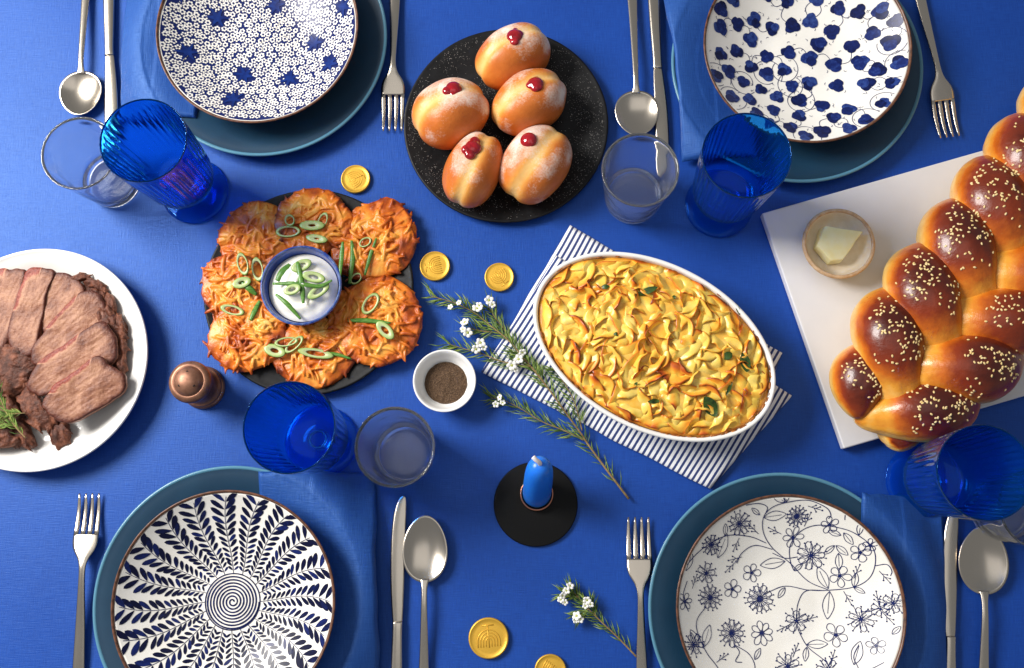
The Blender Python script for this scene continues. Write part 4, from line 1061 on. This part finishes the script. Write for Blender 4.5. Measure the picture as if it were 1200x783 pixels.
kug = thing('noodle_casserole', 'golden noodle kugel with toasted tips filling the oval dish', 'casserole', (CO.x, CO.y, .0074), CANG)
ka, kb = ea - .0066, eb - .0066
def kz(x, y):
    q = math.sqrt((x / ka) ** 2 + (y / kb) ** 2)
    return .0455 + .0105 * max(0, 1 - q ** 2.6) + .0026 * nz(x * 30 + 4, y * 30) + .0014 * nz(x * 75, y * 75, 4.)
M['custard'] = mat('noodle_custard', C(236, 186, 70), rough=.36, sss=.2, sss_r=(1, .7, .3), stops=[(0, C(196, 112, 26)), (.4, C(236, 182, 66)), (.8, C(250, 220, 128))], nscale=70, attr=True, namt=.7, bump=.5, bscale=160)
v, f = [], []; n = 120; nr = 40
tn = []
for i in range(nr + 1):
    for k in range(n):
        a = 2 * PI * k / n; x, y = ka * i / nr * math.cos(a), kb * i / nr * math.sin(a); v.append((x, y, kz(x, y))); tn.append(.45 + .25 * nz(x * 40, y * 40, 8.) - .35 * sstep(.93, 1, i / nr))
for i in range(nr):
    for k in range(n):
        k2 = (k + 1) % n; f.append((i * n + k, (i + 1) * n + k, (i + 1) * n + k2, i * n + k2))
o0 = len(v)
for k in range(n):
    a = 2 * PI * k / n; v.append(((ka - .006) * math.cos(a), (kb - .006) * math.sin(a), .026)); tn.append(.3)
for k in range(n):
    k2 = (k + 1) % n; f.append((nr * n + k, o0 + k, o0 + k2, nr * n + k2))
b = MB(); b.add(v, f, 0, tn); b.build('custard', M['custard'], kug, fix=True)
M['noodle'] = mat('egg_noodle', C(240, 190, 80), rough=.3, spec=.5, sss=.18, sss_r=(1, .7, .3), stops=[(0, C(252, 226, 138)), (.35, C(248, 204, 84)), (.58, C(238, 158, 46)), (.78, C(204, 98, 28)), (1, C(122, 48, 16))], nscale=120, attr=True, namt=.28, bump=.2, bscale=200)
rk = random.Random(11)
spots = []
tries = 0
while len(spots) < 240 and tries < 20000:
    tries += 1
    a = rk.random() * 6.283; r = math.sqrt(rk.random()) * .955; x, y = ka * r * math.cos(a), kb * r * math.sin(a)
    if all((x - p[0]) ** 2 + (y - p[1]) ** 2 > .0088 ** 2 for p in spots): spots.append((x, y))
for (x, y) in spots:
    q = math.sqrt((x / ka) ** 2 + (y / kb) ** 2)
    L = rk.uniform(.024, .042); wd = rk.uniform(.0054, .0078); h = rk.random() * 6.283; cv = rk.choice((-1, 1)) * rk.uniform(.8, 2.8)
    roll = rk.choice((-1, 1)) * rk.uniform(.2, 1.0); tw = rk.uniform(-.7, .7); seed = rk.random() * 50
    if q > .82: h = math.atan2(kb * y / kb, x) + PI / 2 + rk.uniform(-.5, .5)
    ns, nw = 14, 5
    pts = []; X, Y = 0., 0.; hh = h - cv / 2
    for i in range(ns + 1):
        pts.append((X, Y, hh)); X += L / ns * math.cos(hh); Y += L / ns * math.sin(hh); hh += cv / ns
    mx_, my_ = pts[ns // 2][0], pts[ns // 2][1]
    v, f, tn = [], [], []
    toast = rk.random()
    toast = .50 if toast > .84 else (.28 if toast > .5 else .08)
    for side in (0, 1):
        for i in range(ns + 1):
            px_, py_, hh = pts[i]; px_ -= mx_; py_ -= my_
            s_ = i / ns; ro = roll + tw * (s_ - .5) + 1.1 * nz(s_ * 2.6 + seed, seed)
            for k in range(nw + 1):
                u = (k / nw - .5) * 2; taper = (.80 + .2 * math.sin(PI * s_)) * (1 + .12 * nz(s_ * 5 + seed, u * 2, 6.))
                off = u * wd * taper; cup = .0011 * (1 - u * u)
                ox, oy = -math.sin(hh) * off * math.cos(ro), math.cos(hh) * off * math.cos(ro)
                gx, gy = x + px_ + ox, y + py_ + oy
                gq = math.sqrt((gx / ka) ** 2 + (gy / kb) ** 2)
                if gq > .985: gx *= .985 / gq; gy *= .985 / gq
                zl = off * math.sin(ro) + .0012 * math.sin(s_ * PI) + cup + .0014 * nz(s_ * 3.3 + seed, 3.) + .0008 * nz(s_ * 4 + seed, u, 2.)
                bz = kz(gx, gy)
                z = bz + max(-.0040, zl * .95) - .0003 - side * .0011 - (.0035 * (abs(s_ - .5) * 2) ** 3) + .0006
                v.append((gx - x, gy - y, z))
                hi = sstep(.0014, .0052, zl); tn.append(.20 + toast * sstep(.0, .004, zl) + .38 * hi * sstep(.55, 1, abs(u)) + .25 * sstep(.93, .99, gq) + .16 * nz(gx * 34, gy * 34, 5.) + .16 * sstep(.6, 1, nz(gx * 25 + 9, gy * 25) + .5))
        o_ = side * (ns + 1) * (nw + 1)
        for i in range(ns):
            for k in range(nw):
                a = o_ + i * (nw + 1) + k; fq = (a, a + 1, a + nw + 2, a + nw + 1); f.append(fq if side else fq[::-1])
    H_ = (ns + 1) * (nw + 1)
    bd = [k for k in range(nw + 1)] + [i * (nw + 1) + nw for i in range(1, ns + 1)] + [ns * (nw + 1) + k for k in range(nw - 1, -1, -1)] + [i * (nw + 1) for i in range(ns - 1, 0, -1)]
    for k in range(len(bd)):
        a, b2 = bd[k], bd[(k + 1) % len(bd)]; f.append((a, b2, H_ + b2, H_ + a))
    b = MB(); b.add(v, f, 0, tn); o = b.build('noodle', M['noodle'], kug, fix=True); o.location = (x, y, 0)
M['herb'] = mat('dark_herb', C(40, 70, 24), rough=.4, stops=[(.3, C(22, 44, 14)), (.7, C(70, 100, 38))], nscale=200, bump=.3, bscale=300)
for (px, py, L, wd, a) in ((758, 341, .026, .0075, .35), (709, 336, .010, .006, .2), (874, 424, .022, .0120, 1.7), (833, 476, .024, .0150, 2.1), (853, 417, .012, .009, .6), (767, 470, .014, .005, .1), (866, 360, .014, .004, 1.9), (855, 455, .016, .004, 1.1), (722, 392, .006, .004, .0), (790, 348, .005, .004, 1.), (745, 450, .005, .003, .7)):
    p = P(px, py, .065); rel = Matrix.Rotation(-CANG, 3, 'Z') @ Vector((p.x - CO.x, p.y - CO.y, 0)); v, f = [], []
    for i in range(9):
        s_ = i / 8
        for k in (-1, 0, 1):
            hw = wd * .5 * math.sin(PI * (.04 + .92 * s_)) ** .8; lx, ly = (s_ - .5) * L, k * hw; g = a - CANG
            X, Y = rel.x + lx * math.cos(g) - ly * math.sin(g), rel.y + lx * math.sin(g) + ly * math.cos(g); v.append((X, Y, kz(X, Y) + .0034 + .0012 * math.sin(s_ * 5 + px) + (0 if k == 0 else .0009)))
    for i in range(8):
        for k in range(2): f.append((i * 3 + k, i * 3 + k + 1, i * 3 + k + 4, i * 3 + k + 3))
    b = MB(); b.add(v, f); b.add([(x_, y_, z_ - .0006) for x_, y_, z_ in v], [q[::-1] for q in f]); b.build('herb_leaf', M['herb'], kug)

# ------------------------------------------------------------------ challah board
BT = .0135
M['board'] = mat('white_board', C(216, 215, 217), rough=.36, spec=.45, stops=[(.35, C(211, 210, 213)), (.65, C(220, 219, 221))], nscale=9, bump=.03, bscale=40)
A0, B0 = P(893, 250, BT), P(989, 526, BT)
e1 = (P(1200, 162.5, BT) - A0).normalized(); e2 = (B0 - A0)
# square the board: down edge perpendicular to the top edge
e2n = Vector((e1.y, -e1.x, 0)); wlen = e2.length
corn = [A0, A0 + e1 * .56, B0 + e1 * .56, B0]
cc = sum(corn, Vector()) / 4
bmx = bmesh.new()
vs_ = [bmx.verts.new((p.x - cc.x, p.y - cc.y, z)) for z in (.0004, BT) for p in corn]
bmx.faces.new(vs_[3::-1]); bmx.faces.new(vs_[4:])
for k in range(4): bmx.faces.new((vs_[k], vs_[(k + 1) % 4], vs_[4 + (k + 1) % 4], vs_[4 + k]))
bmesh.ops.bevel(bmx, geom=list(bmx.edges), offset=.0016, segments=3, affect='EDGES', profile=.5)
bmesh.ops.recalc_face_normals(bmx, faces=bmx.faces)
me = bpy.data.meshes.new('serving_board'); bmx.to_mesh(me); bmx.free()
o = link_mesh('serving_board', me, M['board'], smooth=False); o.location = (cc.x, cc.y, 0); tag(o, 'white rectangular board under the challah and butter', 'board')

M['clay'] = mat('beige_stoneware', C(236, 218, 190), rough=.38, coat=.15, stops=[(.3, C(230, 210, 178)), (.6, C(240, 224, 198)), (.8, C(244, 232, 212))], nscale=90)
M['clay_rim'] = mat('unglazed_clay_rim', C(206, 170, 128), rough=.7, stops=[(.3, C(188, 148, 108)), (.7, C(222, 190, 150))], nscale=160)
BB = (.3745, .0962)
t = thing('butter_bowl', 'small beige ceramic bowl of butter on the white board', 'bowl', (*BB, BT + .0002))
b = MB(); b.add(*lathe([(0, .001), (.024, .001), (.026, 0), (.029, .0004), (.0355, .010), (.0398, .020), (.0406, .0255), (.0402, .0266), (.0385, .0272), (.0372, .0264), (.0362, .022), (.0325, .0125), (.0265, .0075), (.014, .006), (0, .0058)], 96)); b.build('body', M['clay'], t)
b = MB(); b.add(*lathe([(.0412, .0240), (.0414, .0262), (.0404, .0278), (.0388, .0282), (.0374, .0274), (.0370, .0258), (.0385, .0262), (.0412, .0240)], 96)); b.build('rim', M['clay_rim'], t)
M['butter'] = mat('butter', C(248, 234, 172), rough=.34, sss=.3, sss_r=(1, .85, .4), stops=[(.3, C(250, 234, 164)), (.7, C(254, 246, 204))], nscale=60, bump=.15, bscale=140)
bt = bmesh.new()
pts = [P(*p, .040) for p in ((957, 287), (974, 306), (989, 304), (1011, 271), (989, 268), (965, 263))]
cB = sum(pts, Vector()) / 6
hh = [.016, .016, .016, .021, .021, .018]
lo = [bt.verts.new((p.x - cB.x, p.y - cB.y, .0006)) for p in pts]; hi = [bt.verts.new(((p.x - cB.x) * .96 + .001, (p.y - cB.y) * .96, h)) for p, h in zip(pts, hh)]
bt.faces.new(lo[::-1]); bt.faces.new(hi)
for k in range(6): bt.faces.new((lo[k], lo[(k + 1) % 6], hi[(k + 1) % 6], hi[k]))
bmesh.ops.recalc_face_normals(bt, faces=bt.faces)
bmesh.ops.bevel(bt, geom=list(bt.edges), offset=.0016, segments=3, affect='EDGES', profile=.6)
bmesh.ops.triangulate(bt, faces=bt.faces); bmesh.ops.subdivide_edges(bt, edges=list(bt.edges), cuts=2, use_grid_fill=True)
for v_ in bt.verts:
    v_.co += Vector((nz(v_.co.x * 90, v_.co.y * 90, v_.co.z * 90), nz(v_.co.y * 90, v_.co.z * 90, 3), nz(v_.co.z * 90, v_.co.x * 90, 7))) * .0009
me = bpy.data.meshes.new('butter'); bt.to_mesh(me); bt.free()
o = link_mesh('butter', me, M['butter']); o.location = (cB.x, cB.y, BT + .0070); tag(o, 'pale yellow lump of butter in the beige bowl', 'butter')

# challah: three strands plaited along an axis that runs to the upper right
CA = P(1046, 462, .045); CB = P(1215, 240, .045)
cd = (CB - CA); cd.z = 0; cd.normalize(); cs = Vector((cd.y, -cd.x, 0))      # cs: to the right-hand side (towards the lower right of the photo)
ch = thing('challah', 'shiny braided challah loaf with sesame seeds on the white board', 'bread', (CA.x, CA.y, BT))
M['challah'] = mat('glazed_crust', C(150, 70, 24), rough=.32, spec=.5, coat=.3, stops=[(0, C(250, 206, 116)), (.22, C(236, 160, 52)), (.42, C(204, 104, 24)), (.66, C(138, 50, 16)), (1, C(74, 22, 12))], nscale=50, ndetail=6, attr=True, namt=.38, bump=.45, bscale=150, bdist=.0018, bdetail=7, rough_var=.3)
PER = .198; AMP = .053; LIFT = .017
strand_polys = []
def cpos(t_, ph):
    """t_ metres along the axis"""
    w_ = 2 * PI * t_ / PER + ph
    k = sstep(-.045, .075, t_)
    lat = AMP * (.62 + .38 * k) * math.sin(w_); zz = LIFT * (.35 + .65 * k) * math.sin(2 * w_)
    R_ = (.0335 + .0070 * abs(math.sin(w_)) ** 1.5) * (.86 + .14 * k)
    return lat, zz, R_, w_
for s_i in range(3):
    ph = 2 * PI * s_i / 3 + .95
    path, rad, info = [], [], []
    NT = 330; T0, T1 = -.048, .50
    for i in range(NT + 1):
        t_ = T0 + (T1 - T0) * i / NT
        lat, zz, R_, w_ = cpos(t_, ph)
        if i < 26: R_ *= math.sin(PI / 2 * (i + .6) / 26.6) ** .55
        p = cd * t_ + cs * lat + Vector((0, 0, .047 - .010 * (1 - sstep(-.04, .05, t_)) + zz)); path.append(p); rad.append(R_); info.append(w_)
    v, f = sweep(path, rad, 44, flat=[.98] * len(path))
    tn = []
    vv2 = []
    for idx, p in enumerate(v):
        i = idx // 44; p = Vector(p); w_ = info[i]
        ctr = path[i]; nrm = (p - ctr).normalized() if (p - ctr).length > 1e-6 else Vector((0, 0, 1))
        p += nrm * (.0012 * nz(p.x * 28 + s_i * 7, p.y * 28, p.z * 28) + .0005 * nz(p.x * 90, p.y * 90, p.z * 90 + s_i))
        pale = 1 - sstep(.15, .95, abs(math.sin(w_))) * sstep(-.1, .95, nrm.z)
        p += nrm * (.0011 * pale * nz((idx % 44) * .6, i * .045, s_i * 9.))
        if p.z < .0012: p.z = .0012
        vv2.append(p)
        # browning: the exposed crown of each lobe is dark; where the strand dives under its neighbour the dough is pale
        out = abs(math.sin(w_)); over = math.sin(2 * w_)
        crown = sstep(-.10, .95, nrm.z)
        side = sstep(.15, .95, out)
        tone = .00 + .86 * crown * (.18 + .82 * side) + .14 * over * crown + .16 * nz(p.x * 22 + 3, p.y * 22, s_i) + .10 * nz((idx % 44) * .9, i * .06, s_i * 5.) * (1.2 - crown) + .05 * nz(p.x * 160, p.y * 160, p.z * 160)
        tn.append(tone)
    b = MB(); b.add(vv2, f, 0, tn); o = b.build('strand', M['challah'], ch)
    strand_polys.append((vv2, f, tn))
av, af, at_ = [], [], []
for v, f, tn in strand_polys:
    o_ = len(av); av += v; at_ += tn; af += [tuple(i + o_ for i in q) for q in f]
CBV = BVHTree.FromPolygons(av, af)
M['sesame'] = mat('sesame_seed', C(240, 214, 150), rough=.5, stops=[(.3, C(228, 190, 112)), (.7, C(248, 228, 178))], nscale=300)
ss = MB(); cnt = 0
base_v, base_f = ball((0, 0, 0), 1, 7, 5, (.00185, .00115, .0007))
rs = random.Random(5)
tries = 0
while cnt < 1150 and tries < 30000:
    tries += 1
    t_ = rs.uniform(-.03, .42); l_ = rs.uniform(-.095, .095); p = cd * t_ + cs * l_
    h = CBV.ray_cast(Vector((p.x, p.y, .3)), Vector((0, 0, -1)))
    if not h[0]: continue
    tone = sum(at_[i] for i in af[h[2]]) / len(af[h[2]])
    n_ = h[1] if h[1].z > 0 else -h[1]
    if n_.z < .55 or tone < .52: continue
    if nz(p.x * 30 + 8, p.y * 30) + .9 * (tone - .6) < rs.uniform(-.25, .55): continue
    Rm = Matrix.Translation(h[0] + n_ * .0004) @ n_.to_track_quat('Z', 'Y').to_matrix().to_4x4() @ Matrix.Rotation(rs.random() * 6.28, 4, 'Z')
    ss.add(xf(base_v, Rm), base_f); cnt += 1
o = ss.build('sesame_seeds', M['sesame'], ch); o['kind'] = 'stuff'

# ------------------------------------------------------------------ sprigs
M['stem'] = mat('woody_stem', C(132, 108, 66), rough=.6, stops=[(.3, C(104, 84, 46)), (.7, C(160, 134, 90))], nscale=200, bump=.3, bscale=400)
M['needle'] = mat('needle_leaf', C(78, 104, 48), rough=.42, stops=[(0, C(62, 88, 32)), (.5, C(104, 130, 54)), (1, C(164, 178, 92))], attr=True, namt=.3, nscale=150)
M['petal'] = mat('white_petal', C(246, 244, 236), rough=.5, sss=.15, sss_r=(1, 1, .8))
M['flower_eye'] = mat('green_flower_eye', C(172, 178, 92), rough=.5)
fl = MB()
for k in range(5):
    a = 2 * PI * k / 5; v, f = ball((0, 0, 0), 1, 8, 5, (.0027, .0024, .0010)); Rm = Matrix.Rotation(a, 4, 'Z') @ Matrix.Translation((.0029, 0, .0006)) @ Matrix.Rotation(-.35, 4, 'Y'); fl.add(xf(v, Rm), f, 0)
v, f = ball((0, 0, .0003), .0017, 8, 5, (1, 1, .7)); fl.add(v, f, 1)
v, f = sweep([(0, 0, 0), (0, 0, -.003), (0, 0, -.0055)], [.0018, .0014, .0006], 7); fl.add(v, f, 2)
FL = fl.mesh('flower'); 
for m_ in (M['petal'], M['flower_eye'], M['needle']): FL.materials.append(m_)
FL.polygons.foreach_set('use_smooth', [True] * len(FL.polygons))
def sprig(label, main, branches, flowers, density, gz=.004, name='flower_sprig', cat='sprig', ln=(.010, .018), stem_r=.0014, tip_dir=None):
    o0 = P(*main[0]); t = thing(name, label, cat, (o0.x, o0.y, 0)); rs = random.Random(len(main) * 7 + len(flowers))
    def zof(px, py):
        # over the towel the sprig lies higher
        inside = 0
        quad = [(652, 290), (940, 464), (832, 577), (560, 436)]
        ok = all(((quad[(k + 1) % 4][0] - quad[k][0]) * (py - quad[k][1]) - (quad[(k + 1) % 4][1] - quad[k][1]) * (px - quad[k][0])) > 0 for k in range(4))
        return gz + (.0085 if ok else .001)
    nb = MB()
    for bi, br in enumerate([main] + branches):
        raw = [P(px, py, zof(px, py)) - Vector((o0.x, o0.y, 0)) for px, py in br]
        q = smooth_path(raw, 10); n = len(q)
        sm = [sum(p.z for p in q[max(0, i - 8):i + 9]) / len(q[max(0, i - 8):i + 9]) for i in range(n)]
        q = [Vector((p.x, p.y, max(s_, p.z - .001))) for p, s_ in zip(q, sm)]
        b = MB(); r0 = stem_r if bi == 0 else stem_r * .62
        b.add(*sweep(q, [r0 * (1 - .65 * i / n) for i in range(n)], 8)); b.build('stem', M['stem'], t)
        for i in range(3, n):
            dens = density * (.55 + .9 * sstep(.1, .6, i / n)) if bi == 0 else density * 1.1
            for _ in range(int(dens) + (rs.random() < dens % 1)):
                d = (q[min(i + 1, n - 1)] - q[i - 1]).normalized(); sg = rs.choice((-1, 1)); a = sg * rs.uniform(.25, .8)
                dd = Matrix.Rotation(a, 3, 'Z') @ d; dd.z += rs.uniform(-.05, .35); L = rs.uniform(*ln)
                p0 = q[i]; side = dd.cross(Vector((0, 0, 1))).normalized(); cv = side * (-sg * L * rs.uniform(-.05, .12)); w_ = rs.uniform(.00045, .0008)
                p1 = p0 + dd * L * .5 + cv; p2 = p0 + dd * L
                if p2.z < .001: p2.z = .001
                nb.add([p0 - side * w_ * .5, p0 + side * w_ * .5, p1 + side * w_ + Vector((0, 0, .0003)), p1 - side * w_ + Vector((0, 0, .0003)), p2, p1 - Vector((0, 0, .0005)), p0 - Vector((0, 0, .0005))],
                       [(0, 1, 2, 3), (3, 2, 4), (1, 6, 5, 2), (2, 5, 4), (6, 0, 3, 5), (5, 3, 4)], 0, rs.uniform(0, .8))
    o = nb.build('needles', M['needle'], t); o['kind'] = 'stuff'
    for (px, py, sc_) in flowers:
        p = P(px, py, .013 + (zof(px, py) - .004) * .6) - Vector((o0.x, o0.y, 0)); o = bpy.data.objects.new('flower', FL); COL.objects.link(o); o.parent = t; o.location = p
        o.rotation_euler = (rs.uniform(-.7, .7), rs.uniform(-.7, .7), rs.random() * 6); o.scale = (sc_,) * 3
    return t
sprig('long waxflower sprig lying across the corner of the striped towel', [(737, 585), (712, 552), (690, 522), (682, 510), (662, 482), (640, 452), (618, 425), (596, 399), (575, 382), (555, 366), (532, 355), (505, 347)],
      [[(684, 516), (662, 505), (635, 494), (612, 480), (592, 470), (575, 466)], [(682, 505), (676, 480), (668, 460), (655, 440), (648, 432)], [(600, 402), (590, 385), (580, 372), (572, 358)], [(622, 430), (590, 424), (565, 415), (545, 409), (525, 403)], [(640, 452), (628, 435), (612, 420), (603, 412)], [(585, 390), (565, 388), (548, 384)]],
      [(528, 360, .7), (538, 355, .7), (545, 378, 1.1), (548, 390, 1.15), (543, 386, .8), (559, 362, 1.2), (562, 358, .9), (573, 352, 1.1), (577, 357, .8), (563, 402, 1.15), (558, 409, 1.1), (567, 407, .8), (600, 428, 1.2), (608, 421, 1.1), (612, 413, .9), (604, 433, .8), (586, 466, .8), (581, 474, .8), (589, 472, .7)], 1.5, ln=(.012, .024))
sprig('short waxflower sprig beside the fork, near the bottom edge', [(746, 770), (725, 748), (706, 730), (690, 714), (676, 698), (667, 690)],
      [[(700, 725), (694, 712), (690, 703)], [(690, 714), (684, 718), (678, 722)], [(678, 700), (668, 698), (660, 696)]],
      [(657, 703, .8), (659, 698, .8), (662, 706, .7), (664, 692, .85), (668, 687, .9), (688, 703, .95), (692, 708, .8), (686, 710, .7), (676, 722, 1.0), (680, 726, .8), (674, 727, .7)], 1.5, ln=(.010, .020), stem_r=.0011)
def rosemary():
    t = sprig('green rosemary sprig lying on the brisket at the left edge', [(30, 513), (18, 500), (8, 485), (0, 465), (-6, 445)], [[(30, 484), (14, 485), (0, 486), (-12, 488)], [(18, 500), (8, 497), (-2, 497)]], [], 2.2, gz=.036, name='rosemary_sprig', cat='rosemary', ln=(.007, .014), stem_r=.0009)
rosemary()
